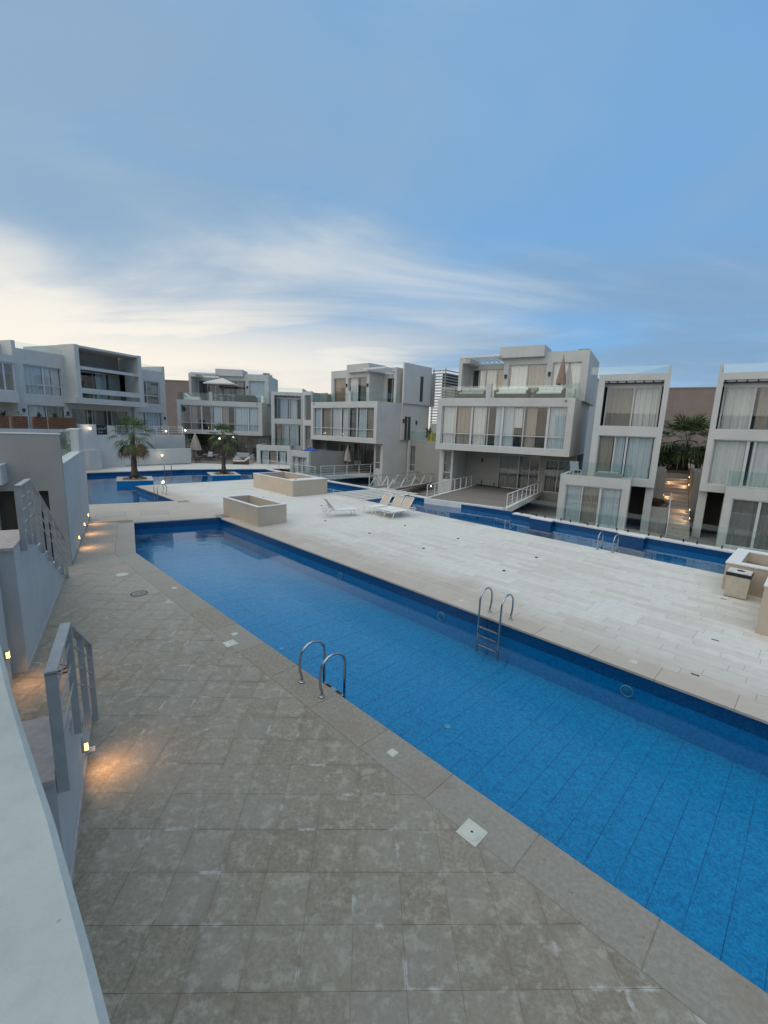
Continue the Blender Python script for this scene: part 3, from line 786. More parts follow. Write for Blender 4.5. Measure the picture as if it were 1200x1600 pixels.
def wing(label, O, bearing, mirror, cw, frame_x=(11.72, 15.5), roof_glass=True, low=True):
    h = House('town_house', label, O, bearing, mirror, cat='house')
    a, b = frame_x
    h.wall('frame_front', 'stucco_white', a, b, 1.65, 8.36, -2.0, 0.3, [(a + .36, b - .28, 5.27, 7.98), (a + .38, b - .30, 2.08, 4.68)])
    h.boxes('side_wall', 'stucco_white', [(a, a + .25, -1.7, 6, 1.65, 8.36), (b - .25, b, -1.7, 6, 1.65, 8.36), (b - .14, b, -1.98, 2.5, 8.36, 8.82)])
    h.boxes('floor_slab', 'stucco_grey', [(a + .25, b - .25, -1.7, 6, 1.65, 1.95), (a + .25, b - .25, -1.7, 6, 4.75, 5.2), (a + .25, b - .25, -0.75, 6, 8.05, 8.3)])
    h.box('back_wall', 'interior_wall', a + .25, b - .25, 5.8, 6.0, 1.95, 8.05)
    # top window stands back behind a slotted canopy
    h.window(a + .45, b - .35, 5.22, 7.72, -0.95, [(a + b) / 2 + .1], None, cw[0], fr=.09)
    h.boxes('window_head', 'stucco_white', [(a + .25, b - .25, -0.95, -0.75, 7.72, 8.05)])
    for k in range(7):
        x = a + .5 + k * (b - a - .9) / 6
        h.box('canopy_slat', 'dark_metal', x, x + .05, -1.68, -0.97, 7.95, 8.03)
    h.boxes('canopy_rail', 'dark_metal', [(a + .25, b - .25, -1.695, -1.63, 8.0, 8.06), (a + .25, b - .25, -1.02, -0.96, 7.88, 7.95)])
    h.window(a + .38, b - .30, 2.08, 4.68, -1.88, [a + 1.33, (a + 1.98, .1)] if not mirror else [a + 1.6, (a + 1.9, .14)], None, cw[1])
    if roof_glass:
        h.glass_rail(a - .5, b - .16, -1.9, 8.362, 8.82, 2)
    # recessed ground floor
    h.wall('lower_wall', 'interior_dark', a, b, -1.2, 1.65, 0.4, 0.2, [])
    h.boxes('pier', 'stucco_white', [(b - .42, b, -1.6, 0.4, -1.2, 1.65)])
    if low:
        la, lb = (10.41, 14.27)
        h.wall('garden_room_front', 'stucco_white', la, lb, -1.2, 2.2, -4.0, 0.25, [(la + .38, lb - .34, -1.0, 1.6)])
        h.boxes('garden_room_side', 'stucco_white', [(la, la + .2, -3.75, 0.4, -1.2, 2.2), (lb - .2, lb, -3.75, 0.4, -1.2, 2.2)])
        h.box('garden_room_roof', 'stucco_grey', la + .2, lb - .2, -3.75, 0.4, 1.75, 2.02)
        h.box('garden_room_back', 'interior_wall', la + .2, lb - .2, -1.2, -1.1, -1.2, 1.75)
        h.window(la + .38, lb - .34, -1.0, 1.6, -3.93, [la + 1.35, (la + 2.35, .12)], None, cw[2])
        h.glass_rail(la + .1, lb, -3.93, 2.2, 3.05, 3)
        h.glass_side(lb - .06, -3.9, -2.0, 2.2, 3.05, 1)
    return h

W_, C_, Bg, Gy = 'curtain_white', 'curtain_cool', 'curtain_beige', 'curtain_grey'
O2, O3, O4 = (-25.61, 54.89), (-8.48, 49.99), (3.97, 36.28)
v4 = villa('white villa with roof sofas, half-fallen white curtain behind its long window box', O4, 120.5, False,
      [(0.46, 1.55, W_), (1.62, 2.8, Bg), (2.95, 3.9, W_), (4.7, 5.15, C_), (5.34, 6.1, C_), (6.12, 6.7, W_, 6.4, 5.0), (7.0, 7.7, Bg), (8.6, 9.72, C_)],
      [[(1.3, 2.0, W_), (2.05, 2.95, W_), (3.05, 3.7, 'pane_brown')], [(4.7, 6.0, W_), (6.1, 7.45, Gy)], [(7.96, 9.9, W_)]])
v3 = villa('white villa with yellow plant pot on its side terrace, beside slatted screen tower', O3, 133.0, True,
      [(0.46, 1.55, Bg), (1.62, 2.8, C_), (2.95, 3.9, Gy), (4.3, 5.2, W_), (5.34, 6.8, W_), (6.9, 8.4, Bg), (8.6, 9.72, C_)],
      [[(0.9, 2.0, W_), (2.1, 2.9, Gy)], [(4.7, 5.8, Gy), (6.2, 7.45, W_)], [(7.96, 9.9, 'pane_brown')]])
v2 = villa('white villa with open sunshade on its roof terrace and dark lounge below', O2, 87.0, False,
      [(1.62, 2.3, Gy), (4.3, 5.2, C_), (5.34, 6.1, Bg), (6.9, 8.4, C_), (8.6, 9.72, C_)],
      [[], [(4.7, 5.9, Gy), (6.3, 7.2, Bg)], [(7.96, 9.9, C_)]])
w4 = wing('tall framed house with twisted curtain, garden room below, beside lit garden stair', O4, 120.5, False,
      [[(12.25, 13.7, Bg), (13.75, 15.1, W_)], [(12.15, 12.95, Bg), (13.05, 13.6, C_), (13.8, 15.1, C_)], [(10.8, 11.75, C_), (11.78, 12.7, Bg), (12.8, 13.9, C_)]])
w2 = wing('tall framed house adjoining the villa with the open sunshade', O2, 87.0, False,
      [[(12.6, 13.5, C_), (13.8, 14.6, W_)], [(12.3, 12.9, Bg), (13.1, 13.6, C_), (13.8, 14.9, C_)], [(11.0, 11.7, C_), (11.9, 12.7, Bg), (13.0, 13.7, C_)]])
u7 = Vector((math.sin(R(127)), math.cos(R(127)))); n7 = Vector((-u7.y, u7.x))
O7 = Vector((18.59, 26.07)) + u7 * 5.3 + n7 * 2.0
w7 = wing('tall framed house with pale green curtains to the right of lit garden stair', (O7.x, O7.y), 127.0, True,
      [[(12.2, 13.5, Bg), (13.75, 15.0, W_)], [(12.2, 13.4, W_), (13.6, 15.15, W_)], [(10.8, 11.7, Gy), (11.9, 12.7, Gy), (12.8, 13.9, Gy)]])

# ------------------------------------------------------------------ house on the raised terrace, far left
h1 = House('terrace_house', 'grey white house with deep framed balcony above a row of wooden planters', (-32.1, 40.2), 22.0, False, cat='house')
h1.wall('front_wall', 'stucco_white', -0.75, 3.55, 2.9, 10.25, 0, 0.3, [(0.0, 3.2, 6.39, 8.98), (0.0, 3.25, 3.0, 5.51)])
h1.window(0.0, 3.2, 6.39, 8.98, 0.12, [(1.62, .16)], 7.3, [(0.1, 1.55, C_), (1.75, 2.3, W_), (2.4, 3.1, W_)], fr=.09)
h1.window(0.0, 3.25, 3.0, 5.51, 0.12, [1.6], None, [(0.2, 1.55, W_), (1.7, 3.1, Gy)])
h1.wall('middle_wall', 'stucco_white', 3.55, 10.6, 2.9, 6.0, 0.3, 0.3, [(4.0, 10.1, 3.0, 5.38)])
h1.window(4.0, 10.1, 3.0, 5.38, 0.38, [5.6, 6.1, 7.7, 8.2, 9.3], None, [(4.1, 5.5, Gy), (6.4, 7.5, Gy), (8.4, 9.9, Gy)])
h1.wall('right_wall', 'stucco_white', 10.6, 14.95, 2.9, 10.1, 0, 0.3, [(12.05, 14.15, 6.3, 8.9), (10.95, 14.3, 3.0, 5.4)])
h1.window(12.05, 14.15, 6.3, 8.9, 0.12, [12.5], 7.3, [(12.5, 14.1, Bg)], fr=.09)
h1.window(10.95, 14.3, 3.0, 5.4, 0.12, [12.1, 13.8], None, [(11.0, 12.0, W_), (12.2, 14.2, C_)])
h1.boxes('side_wall', 'stucco_white', [(-0.75, -0.45, 0.3, 9, 2.9, 10.84), (-0.75, -0.45, 0, 0.3, 10.25, 10.84)])
h1.boxes('side_wall', 'stucco_white', [(14.65, 14.95, 0.3, 9, 2.9, 10.75), (14.65, 14.95, 0, .3, 10.1, 10.75)])
h1.boxes('floor_slab', 'stucco_grey', [(-0.45, 14.65, 0.3, 9, 9.3, 9.6), (-0.45, 14.65, 0.6, 9, 5.7, 6.0), (-0.45, 14.65, 0.3, 9, 2.6, 2.98)])
h1.box('back_wall', 'interior_wall', -0.45, 14.65, 5.0, 5.2, 2.98, 9.3)
# framed balcony
h1.boxes('balcony_frame', 'stucco_white', [(3.55, 3.95, -1.56, 0.6, 6.0, 11.23), (10.2, 10.6, -1.56, 0.6, 6.0, 11.23), (3.95, 10.2, -1.5, 1.4, 11.0, 11.2), (3.2, 10.9, -1.7, 0.3, 5.86, 6.4)])
h1.boxes('balcony_side', 'stucco_white', [(3.55, 3.85, 0.6, 6, 9.6, 11.2), (10.3, 10.6, 0.6, 6, 9.6, 11.2)])
h1.wall('balcony_back', 'stucco_grey', 3.95, 10.2, 6.4, 11.0, 1.4, 0.2, [(4.0, 9.0, 6.42, 9.2)])  # recess shade put into the colour: grey back behind the white frame
h1.window(4.0, 9.0, 6.42, 9.2, 1.46, [5.0, 5.3, 7.2], None, [(7.6, 8.8, C_)])
h1.box('balcony_beam', 'stucco_white', 3.95, 10.2, -1.5, -1.2, 9.05, 9.32)
h1.box('balcony_rail', 'stucco_white', 3.95, 10.2, -1.54, -1.40, 6.84, 7.33)
h1.glass_rail(3.95, 10.2, -1.45, 6.4, 6.84, 3)
h1.glass_rail(-0.4, 3.5, 0.1, 10.25, 10.8, 2); h1.glass_rail(10.7, 14.6, 0.1, 10.1, 10.7, 2)
h1.sconce(-0.35, 0, 5.0); h1.sconce(3.4, 0, 4.9); h1.sconce(14.6, 0, 4.8)
# neighbour's bay at the picture's left edge
h1.boxes('neighbour_bay', 'stucco_white', [(-5.5, -0.75, 1.5, 9, 2.9, 10.6), (-5.5, -0.9, -0.6, 1.5, 8.9, 9.5), (-5.5, -0.9, -0.6, 1.5, 5.6, 6.5)])
h1.window(-5.2, -1.0, 6.5, 8.9, -0.5, [-3.0, -1.8], None, [(-5.1, -3.1, Bg), (-2.9, -2.2, W_)], fr=.12)
# raised terrace in front of it
terr = House('terrace_wall', 'white retaining wall carrying wooden planters and a black banner', (-32.1, 40.2), 22.0, False, cat='wall')
terr.boxes('retaining_wall', 'stucco_white', [(-9, 1.0, -5.2, -4.95, -1.2, 3.52), (1.0, 2.45, -5.25, -4.95, -1.2, 3.98), (2.45, 3.65, -5.2, -4.95, -1.2, 3.05), (3.65, 4.3, -5.2, -4.95, -1.2, 3.9), (4.3, 12.6, -5.2, -4.95, -1.2, 3.05)])
terr.box('terrace_floor', 'walk_grey', -9, 12.6, -4.95, 0, 2.6, 2.95)
terr.boxes('buttress', 'stucco_white', [(8.3, 8.6, -5.32, -5.2, -1.2, 3.05), (1.0, 2.1, -6.1, -5.25, -0.02, 1.75), (2.1, 2.35, -5.9, -5.25, -0.02, 1.7)])
tr = MB()
for x in (4.5, 6.0, 7.5, 9.0, 10.5, 12.4): tr.box(x, x + .05, -5.1, -5.05, 3.05, 3.9)
for z in (3.3, 3.5, 3.7): tr.box(4.5, 12.4, -5.09, -5.06, z, z + .025)
tr.box(4.4, 12.5, -5.12, -5.03, 3.88, 3.93).obj('terrace_railing', 'rail_white', terr.t)
bn = tag(MB().box(2.5, 3.6, -5.06, -5.03, 3.06, 3.93).obj('banner', 'canvas_black'), 'black cloth banner with white script hung on terrace railing', 'banner')
bn.location = (-32.1, 40.2, 0); bn.rotation_euler = (0, 0, terr.rz)
sc_ = MB(); random.seed(3)
for line, zc, n, s in ((0, 3.60, 8, .11), (1, 3.28, 4, .08)):                 # the banner's script is too small to read: strokes only
    for k in range(n):
        x = 2.62 + line * .15 + k * (0.9 - line * .45) / n
        pts = [(x + random.uniform(-.01, .1), -5.065, zc + random.uniform(-s, s)) for _ in range(4)]
        sc_.tube(pts, 0.011, 5)
sc_.obj('script', 'print_white', bn)
WB = random.Random(5)
for k, (xa, xb, lab) in enumerate(((-4.95, -4.3, 'wooden slatted planter with tall sprig at the end by the grey bay'), (-4.05, -3.0, 'wide wooden slatted planter with dry twigs on terrace wall'),
                                 (-2.6, -1.58, 'wooden slatted planter with round clipped plant on terrace wall'), (-1.35, -0.36, 'wooden slatted planter with small leafy plant, touching another planter'),
                                 (-0.34, 0.72, 'empty wooden slatted planter with pale sunlit end beside wall lamp'))):
    t = thing('wooden_planter', lab, 'planter', terr.world(xa, -5.05, 3.52), terr.rz, 'wooden planters along the terrace wall')
    w = xb - xa; zh = 1.0
    MB().box(0.02, w - .02, -0.115, 0.115, 0.0, zh - .12).obj('liner', 'interior_dark', t)
    for s in range(7 if zh > .8 else 4):
        z = 0.03 + s * .14
        MB().box(0, w, -0.15, -0.12, z, z + .1).obj('slat', 'wood_slat', t)
        MB().box(0, w, 0.12, 0.15, z, z + .1).box(w - .03, w - .001, -.119, .119, z, z + .1).box(0.001, .03, -.119, .119, z, z + .1).obj('slat', 'wood_slat', t)
    pl = MB()
    for _ in range(60 if k in (0, 2, 3) else 14):
        a = WB.uniform(0, 6.28); r = WB.uniform(0, .14); z = zh - .1 + WB.uniform(0, .35)
        c = Vector((w / 2 + r * math.cos(a), r * math.sin(a), z)); d = Vector((WB.uniform(-.1, .1), WB.uniform(-.1, .1), WB.uniform(-.06, .1))); e = Vector((d.y, -d.x, .04)) * .6
        pl.add([c, c + d + e, c + 2 * d, c + d - e], [(0, 1, 2, 3)])
    pl.obj('plant', 'hedge_leaf', t)
# low white wall between pavement and terrace
a, b = Vector((-26.26, 41.85)), Vector((-21.19, 48.13)); d = (b - a)
lw = thing('low_wall', 'low white garden wall behind the far pool, between lamp and loungers', 'wall', (a.x, a.y, 0), math.atan2(d.y, d.x))
MB().box(0, d.length, 0, 0.3, 0.12, 1.62).obj('wall_body', 'stucco_white', lw)
MB().box(0.9, d.length, 0.02, 0.28, 0, 0.12).box(0, .9, 0, .3, 0, .12).obj('plinth', 'stucco_grey', lw)
MB().box(-.02, d.length + .02, -.02, .32, 1.62, 1.66).obj('coping', 'cap_white', lw)

# ------------------------------------------------------------------ boundary building far behind
for lab, pts in (('tall taupe boundary wall behind the gap beside the balcony house', [(-90, 80), (-25, 83)]), ('tall taupe boundary wall behind the palm and garden stair', [(30, 71), (85, 37)])):
    p, q = Vector(pts[0]), Vector(pts[1]); d = q - p; L = d.length
    bw = thing('boundary_wall', lab, 'wall', (p.x, p.y, -1.2), math.atan2(d.y, d.x))
    MB().box(0, L, 0, .6, 0, 12.75).obj('wall_body', 'stucco_taupe', bw)
    MB().box(-.1, L + .1, -.08, .68, 12.75, 12.95).obj('wall_coping', 'stucco_taupe', bw)
    for k in range(1, int(L / 6)):
        MB().box(k * 6 - .1, k * 6 + .1, -.06, -.002, 0, 12.7).obj('pilaster', 'stucco_taupe', bw)

# ------------------------------------------------------------------ left side: stairs, walls, own terrace
def RA(t): return t
lr = ROT_RA
def flat_rail(parent, pts, r0, r1, th=0.035):
    """flat top rail following (a, z) points, lying between r0 and r1"""
    mb = MB()
    for (a0, z0), (a1, z1) in zip(pts, pts[1:]):
        mb.add([(r0, a0, z0), (r1, a0, z0), (r1, a1, z1), (r0, a1, z1), (r0, a0, z0 - th), (r1, a0, z0 - th), (r1, a1, z1 - th), (r0, a1, z1 - th)],
               [(0, 1, 2, 3), (7, 6, 5, 4), (0, 4, 5, 1), (2, 6, 7, 3), (1, 5, 6, 2), (0, 3, 7, 4)])
    return mb.obj('top_rail', 'rail_paint', parent)
def stair(label, rlabel, a0, a_land, a_end, zl, nstep, rin, rout, post_a, name='garden_stair'):
    t = thing(name, label, 'stair', AR(0, 0, 0), lr)
    run = (a_end - a_land) / nstep; rise = zl / (nstep + 1)
    prof = [(a0, 0), (a0, zl - .06), (a_land, zl - .06)]
    for k in range(nstep):
        z = zl - rise * (k + 1)
        prof += [(a_land + run * k, z - .05), (a_land + run * (k + 1), z - .05)]
    prof += [(a_end, 0)]
    mb = MB(); n = len(prof)
    vs = [(rout, a, z) for a, z in prof] + [(rin, a, z) for a, z in prof]
    fs = [tuple(range(n)), tuple(range(2 * n - 1, n - 1, -1))] + [(i, n + i, n + (i + 1) % n, (i + 1) % n) for i in range(n)]
    mb.add(vs, fs).obj('stair_body', 'stucco_white', t)
    MB().bbox(rin, rout + .004, a0 - .05, a_land + .04, zl - .06, zl, .008).obj('landing', 'stair_stone', t)
    for k in range(nstep):
        z = zl - rise * (k + 1)
        MB().bbox(rin, rout + .004, a_land + run * k + .03, a_land + run * (k + 1) + .04, z - .05, z, .008).obj('tread', 'stair_stone', t)
    MB().box(rout, rout + .018, a0, a_end, 0, .1).obj('skirting', 'stair_stone', t)
    rl = thing('stair_railing', rlabel, 'railing', AR(0, 0, 0), lr)
    slope = (zl - rise) / (a_end - a_land); r0, r1 = rout + .006, rout + .098
    ztop = zl + 1.0
    ac = a_land + .12
    zat = lambda a: ztop if a <= ac else ztop - (a - ac) * slope * 1.03
    last = post_a[-1]
    flat_rail(rl, [(post_a[0] - .02, ztop), (ac, ztop), (last + .03, zat(last + .03))], r0, r1)
    for a in post_a:
        bot = (zl - .22) if a <= a_land else max(0.0, zl - (a - a_land) * slope - .28)
        if a == last: bot = 0.0
        MB().box(r0 + (0 if a == post_a[0] else .02), r1, a - .02, a + .02, bot, zat(a) - .02).obj('post', 'rail_paint', rl)
    for k in (1, 2, 3):
        mb = MB(); dz = 0.24 * k
        zz = lambda a: zat(a) - dz
        mb.bar((r0 + .06, post_a[0], zz(post_a[0])), (r0 + .06, ac, zz(ac)), .016, .016)
        mb.bar((r0 + .06, ac, zz(ac)), (r0 + .06, last, zz(last)), .016, .016)
        mb.obj('bar', 'rail_paint', rl)
    return t
stair('short white stair with stone treads beside the lit wall lamp', 'grey flat-bar railing of the short stair with stone landing',
      4.45, 5.45, 7.5, 1.4, 6, -2.03, -0.775, [4.5, 5.6, 6.5, 7.45])
stair('long white saw-tooth stair with stone treads against the tall dark wall', 'long grey railing sloping down the saw-tooth stair',
      9.55, 11.0, 15.1, 2.35, 12, -3.1, -1.855, [10.1, 10.6, 11.15, 11.85, 12.6, 13.4, 14.25, 15.05])

def wall_lamp(label, a, r, z, energy=6, out=0.62, aim=0.78, size=105):
    t = thing('wall_lamp', label, 'wall lamp', AR(a, r, z), lr, 'louvred wall lamps')
    MB().box(0, .03, -.05, .05, -.08, .08).box(.03, .07, -.05, .05, .055, .08).box(.03, .07, -.05, .05, -.08, -.055).obj('housing', 'rail_paint', t)
    MB().box(.03, .062, -.044, .044, -.054, .054).obj('lens', 'lamp_warm', t)
    ld = bpy.data.lights.new('wall_lamp_light', 'AREA'); ld.shape = 'RECTANGLE'; ld.size = .09; ld.size_y = .03; ld.energy = energy * .16; ld.color = (1.0, 0.52, 0.22); ld.spread = R(125)
    lo = link('lamp_light', ld, t); lo.location = (.085, 0, -.02)
    v = Vector((out, 0, -aim)).normalized(); lo.rotation_euler = (-v).to_track_quat('Z', 'X').to_euler()
wall_lamp('small lit louvred lamp on side wall of the short stair', 6.25, -0.773, 0.42, 13)
wall_lamp('small lit louvred lamp on tall wall behind the short stair', 9.05, -2.048, 0.62, 14)
wall_lamp('lit louvred lamp on blank wall, close to the foot of the saw-tooth stair', 18.46, -1.798, 0.42, 15)
wall_lamp('lit louvred lamp on blank wall, middle one of the three', 20.75, -1.798, 0.42, 15)
wall_lamp('lit louvred lamp on blank wall, beside the far pool corner', 22.75, -1.798, 0.42, 15)
o = MB().tube([(0, 0, 0), (.11, 0, 0)], .035, 10).obj('drain_pipe', 'rail_white'); o.location = AR(6.55, -0.774, 0.13); o.rotation_euler = (0, 0, lr)
tag(o, 'short white drain pipe poking from stair wall under the lamp', 'pipe')

# tall wall of the neighbouring house (its edge shows behind the short stair)
nb = thing('neighbour_house', 'pale tall house wall behind the short stair with a lit lamp', 'house', AR(0, 0, 0), lr)
MB().box(-9, -2.05, 3.0, 9.35, -1.2, 7.2).obj('wall_body', 'stucco_white', nb)
MB().box(-9.1, -1.98, 2.9, 9.42, 7.2, 7.35).obj('roof_edge', 'cap_white', nb)
# house block with the blank lamp wall
bb = thing('block_house', 'low block house with dark end wall and glass roof rail past the saw-tooth stair', 'house', AR(0, 0, 0), lr)
MB().box(-10, -1.8, 16.5, 24.1, -1.2, 3.16).obj('wall_body', 'stucco_white', bb)
dw = House.__new__(House); dw.m = False; dw.W = 0; dw.t = bb
dw.wall('end_wall', 'stucco_grey', -10, -1.8, -1.2, 4.06, 16.3, 0.196, [(-2.44, -2.2, 0.0, 2.4), (-3.4, -3.0, 0.0, 2.42)])  # shade of this face painted as grey stucco; the body is white
dw.box('doorway', 'interior_dark', -3.5, -2.1, 16.47, 16.49, 0, 2.6)
dw.box('end_cap', 'cap_white', -10, -1.78, 16.28, 16.5, 4.06, 4.09)
dw.box('canopy', 'stucco_white', -4.5, -3.1, 15.6, 16.3, 2.68, 3.22)
dw.box('roof_cap', 'cap_white', -2.2, -1.78, 16.5, 24.12, 3.16, 3.2)
for k in range(3): MB().box(-1.95, -1.938, 16.6 + k * 1.72, 18.28 + k * 1.72, 3.2, 4.08).obj('glass_balustrade', 'rail_glass', bb)
dw.box('corner_pier', 'stucco_white', -2.2, -1.8, 22.0, 24.1, 3.2, 4.1)
dw.box('base_plinth', 'stucco_grey', -1.8, -1.78, 16.5, 24.1, 0, .1)

# own house: terrace, parapet in the foreground, body behind the camera
own = thing('parapet_house', 'house front ending in a wide weathered pale blue-grey parapet beside the short stair', 'house', (0, 0, 0), ROT_PQ)
mb = MB(); NX = 40
for i in range(NX):
    a, b = -4.4 + i * 12.4 / NX, -4.4 + (i + 1) * 12.4 / NX
    e0, e1 = [0.082 + 0.003 * math.sin(x * 5.1) + 0.002 * math.sin(x * 17) for x in (a, b)]
    mb.add([(a, -.32, 3.8), (b, -.32, 3.8), (b, e1 - .012, 3.8), (a, e0 - .012, 3.8), (b, e1, 3.786), (a, e0, 3.786), (b, e1, 3.70), (a, e0, 3.70)],
           [(0, 1, 2, 3), (3, 2, 4, 5), (5, 4, 6, 7)])
mb.box(-4.4, 8.0, -.32, .07, 3.3, 3.79).obj('parapet_top', 'parapet_paint', own, False)
MB().box(-4.4, 8.0, -.3, .06, -1.2, 3.3).obj('front_wall', 'stucco_white', own)
MB().box(-4.4, 8.0, -6.0, -.3, 2.6, 2.85).obj('terrace_floor', 'walk_grey', own)
MB().box(-4.4, 12.0, -15.0, -6.0, -1.2, 7.6).obj('unseen_body', 'stucco_white', own)  # unseen mass, height and setback chosen to darken the near walk
MB().box(-4.6, 12.2, -15.2, -5.8, 7.6, 7.8).obj('roof', 'stucco_grey', own)

# ------------------------------------------------------------------ timber decks, railings and the truss bridge
def railing(label, pts, z=0.0, h=0.9, posts=6, group=None, mat='rail_white'):
    a, b = Vector(pts[0]), Vector(pts[1]); d = b - a; L = d.length
    t = thing('railing', label, 'railing', (a.x, a.y, z), math.atan2(d.y, d.x), group)
    me = MB().box(-.025, .025, -.025, .025, 0, h - .02).mesh('post', mat)
    for i in range(posts):
        o = link('post', me, t); o.location = (L * i / (posts - 1), 0, 0)
    MB().box(-.03, L + .03, -.035, .035, h - .02, h + .02).obj('top_rail', mat, t)
    for k in range(3):
        zz = h * (k + .8) / 3.8
        MB().tube([(0, 0, zz), (L, 0, zz)], .011, 6).obj('bar', mat, t)
    return t
def timber(h, x0, x1, y0, y1, label, kerb=True):
    t = thing('timber_deck', label, 'deck', tuple(h.t.location), h.rz)
    o = MB().box(h.X(x0), h.X(x1), y0, y1, -.06, 0.006).obj('boards', 'wood_deck', t)
    mb = MB()
    for xx in (x0 - .2, x1): mb.box(h.X(xx), h.X(xx + .2), y0, y1, -.32, .05)
    mb.box(h.X(x0), h.X(x1), y0 - .2, y0, -.32, .04)
    mb.obj('kerb', 'cap_white', t)
    mb = MB()
    for xx in (x0 + .6, (x0 + x1) / 2, x1 - .3):
        mb.box(h.X(xx), h.X(xx + .15), y0 + .3, y1, -.3, -.06)
        mb.box(h.X(xx), h.X(xx + .15), y0 + 2.2, y0 + 2.4, -1.2, -.3)
    mb.obj('joists', 'stucco_white', t)
timber(v4, 2.4, 7.7, -6.2, 4.0, 'bare grey timber deck in front of the villa with roof sofas')
timber(v3, 2.0, 5.6, -5.2, 4.0, 'grey timber deck under the villa with yellow plant pot')
timber(v2, 0.5, 10.0, -6.3, 4.0, 'timber lounge deck under the villa with the open sunshade')
def wxy(h, x, y):
    v = h.world(x, y, 0); return (v.x, v.y)
railing('white railing along the stair-side edge of the bare timber deck', [wxy(v4, 7.78, -6.0), wxy(v4, 7.9, 3.4)], .05, .82, 9)
railing('white railing along the bridge-side edge of the bare timber deck', [wxy(v4, 2.3, -6.0), wxy(v4, 2.3, 2.7)], .05, .86, 8)
railing('long railing on the pool side of the deck with closed parasol', [wxy(v3, 2.0, -5.1), wxy(v3, 1.7, 2.7)], .05, .9, 6)
railing('railing on the garden-room side of the deck with closed parasol', [wxy(v3, 5.7, -5.0), wxy(v3, 5.7, 2.5)], .05, .9, 6)
railing('small white railing beside the lounge with white towels', [wxy(v2, 10.0, -5.5), wxy(v2, 9.6, -2.0)], .02, .95, 4)
railing('short railing standing on low pool walk before garden rooms', [(-12.4, 46.6), (-6.6, 41.4)], .0, .8, 5)

# footbridge of pale slabs across the pool, then a truss bridge
fb = thing('slab_bridge', 'footbridge of pale stone slabs laid across the pool gap behind sunbeds', 'bridge', PQ(0, 0, 0), ROT_PQ)
for k in range(7):
    p = -24.05 + k * 0.52
    MB().bbox(p, p + 0.31, 18.75, 24.3, -0.01, 0.05, .008).obj('slab', 'travertine', fb)
MB().box(-24.1, -20.5, 18.95, 19.2, -.3, -.07).box(-24.1, -20.5, 23.2, 23.6, -.3, -.07).obj('support', 'mosaic_band', fb)
def truss(label, a, b, z, h=0.95, n=11, drop=.62):
    a, b = Vector(a), Vector(b); d = b - a; L = d.length
    t = thing('truss_rail', label, 'railing', (a.x, a.y, z), math.atan2(d.y, d.x), 'truss sides of the footbridge')
    t.rotation_euler = (0, math.atan2(drop, L), math.atan2(d.y, d.x))
    MB().box(0, L, -.04, .04, h - .06, h).obj('top_chord', 'rail_paint', t)
    MB().box(0, L, -.04, .04, -.02, .05).obj('bottom_chord', 'rail_white', t)
    for i in range(n):
        x0, x1 = L * i / n, L * (i + 1) / n
        MB().bar((x0, 0, .03) if i % 2 == 0 else (x0, 0, h - .03), (x1, 0, h - .03) if i % 2 == 0 else (x1, 0, .03), .05, .05, (0, 1, 0)).obj('diagonal', 'rail_white', t)
    for i in (0, n): MB().box(L * i / n - .03, L * i / n + .03, -.03, .03, 0, h).obj('end_post', 'rail_white', t)
truss('truss railing of the footbridge on the side of the bare timber deck', (0.2, 33.6), (5.9, 47.0), -.05)
truss('truss railing of the footbridge on the closed-parasol side', (-1.25, 34.6), (4.2, 47.6), -.05)
o = MB().add([(0.2, 33.6, -.06), (5.9, 47.0, -.68), (4.2, 47.6, -.68), (-1.25, 34.6, -.06), (0.2, 33.6, -.2), (5.9, 47.0, -.82), (4.2, 47.6, -.82), (-1.25, 34.6, -.2)],
   [(0, 1, 2, 3), (7, 6, 5, 4), (0, 4, 5, 1), (2, 6, 7, 3), (1, 5, 6, 2), (0, 3, 7, 4)]).obj('bridge_deck', 'wood_deck')
tag(o, 'narrow bridge floor running between the two truss railings', 'bridge')

# far coping with frameless glass fence
fc = structure(MB().prism([PQ(-12.5, 23.27), PQ(0.5, 23.27), PQ(0.5, 23.75), PQ(-12.5, 23.75)], -0.048, 0.02).prism([PQ(-12.5, 23.47), PQ(0.5, 23.47), PQ(0.5, 23.74), PQ(-12.5, 23.74)], -1.2, -0.049).obj('far_kerb', 'cap_white'))
structure(MB().prism([PQ(-41, 23.75), PQ(-34.5, 23.02), PQ(-18.9, 23.32), PQ(-18.9, 23.72), PQ(-34.5, 23.5), PQ(-41, 24.3)], -0.048, 0.02).obj('far_kerb', 'cap_white'))
gf = thing('glass_fence', 'frameless glass fence on the kerb before the framed houses', 'fence', PQ(0, 23.55, 0.02), ROT_PQ)
for k in range(9):
    p = -12.3 + k * 1.42
    MB().box(p, p + 1.38, 0, .012, 0.06, 0.95).obj('glass_panel', 'rail_glass', gf)
    MB().box(p + .2, p + .26, -.02, .03, 0, .14).box(p + 1.1, p + 1.16, -.02, .03, 0, .14).obj('spigot', 'dark_metal', gf)
gf = thing('glass_fence', 'frameless glass fence on the kerb before the closed-parasol deck', 'fence', PQ(0, 23.5, 0.02), ROT_PQ)
for k in range(7):
    p = -34 + k * 1.42
    MB().box(p, p + 1.38, 0, .012, 0.06, 0.95).obj('glass_panel', 'rail_glass', gf)
for p, w, lab in ((-11.2, 1.2, 'white topped blue mosaic plinth in pool beside the timber deck'), (-6.6, 1.1, 'white topped blue mosaic plinth in pool before the lit garden stair')):
    t = thing('pool_plinth', lab, 'plinth', PQ(p, 22.7, 0), ROT_PQ)
    MB().box(0, w, .22, .56, -.9, -.02).obj('plinth_body', 'mosaic_band', t)
    MB().bbox(-.03, w + .03, .19, .56, -.02, .05, .01).obj('plinth_top', 'cap_white', t)

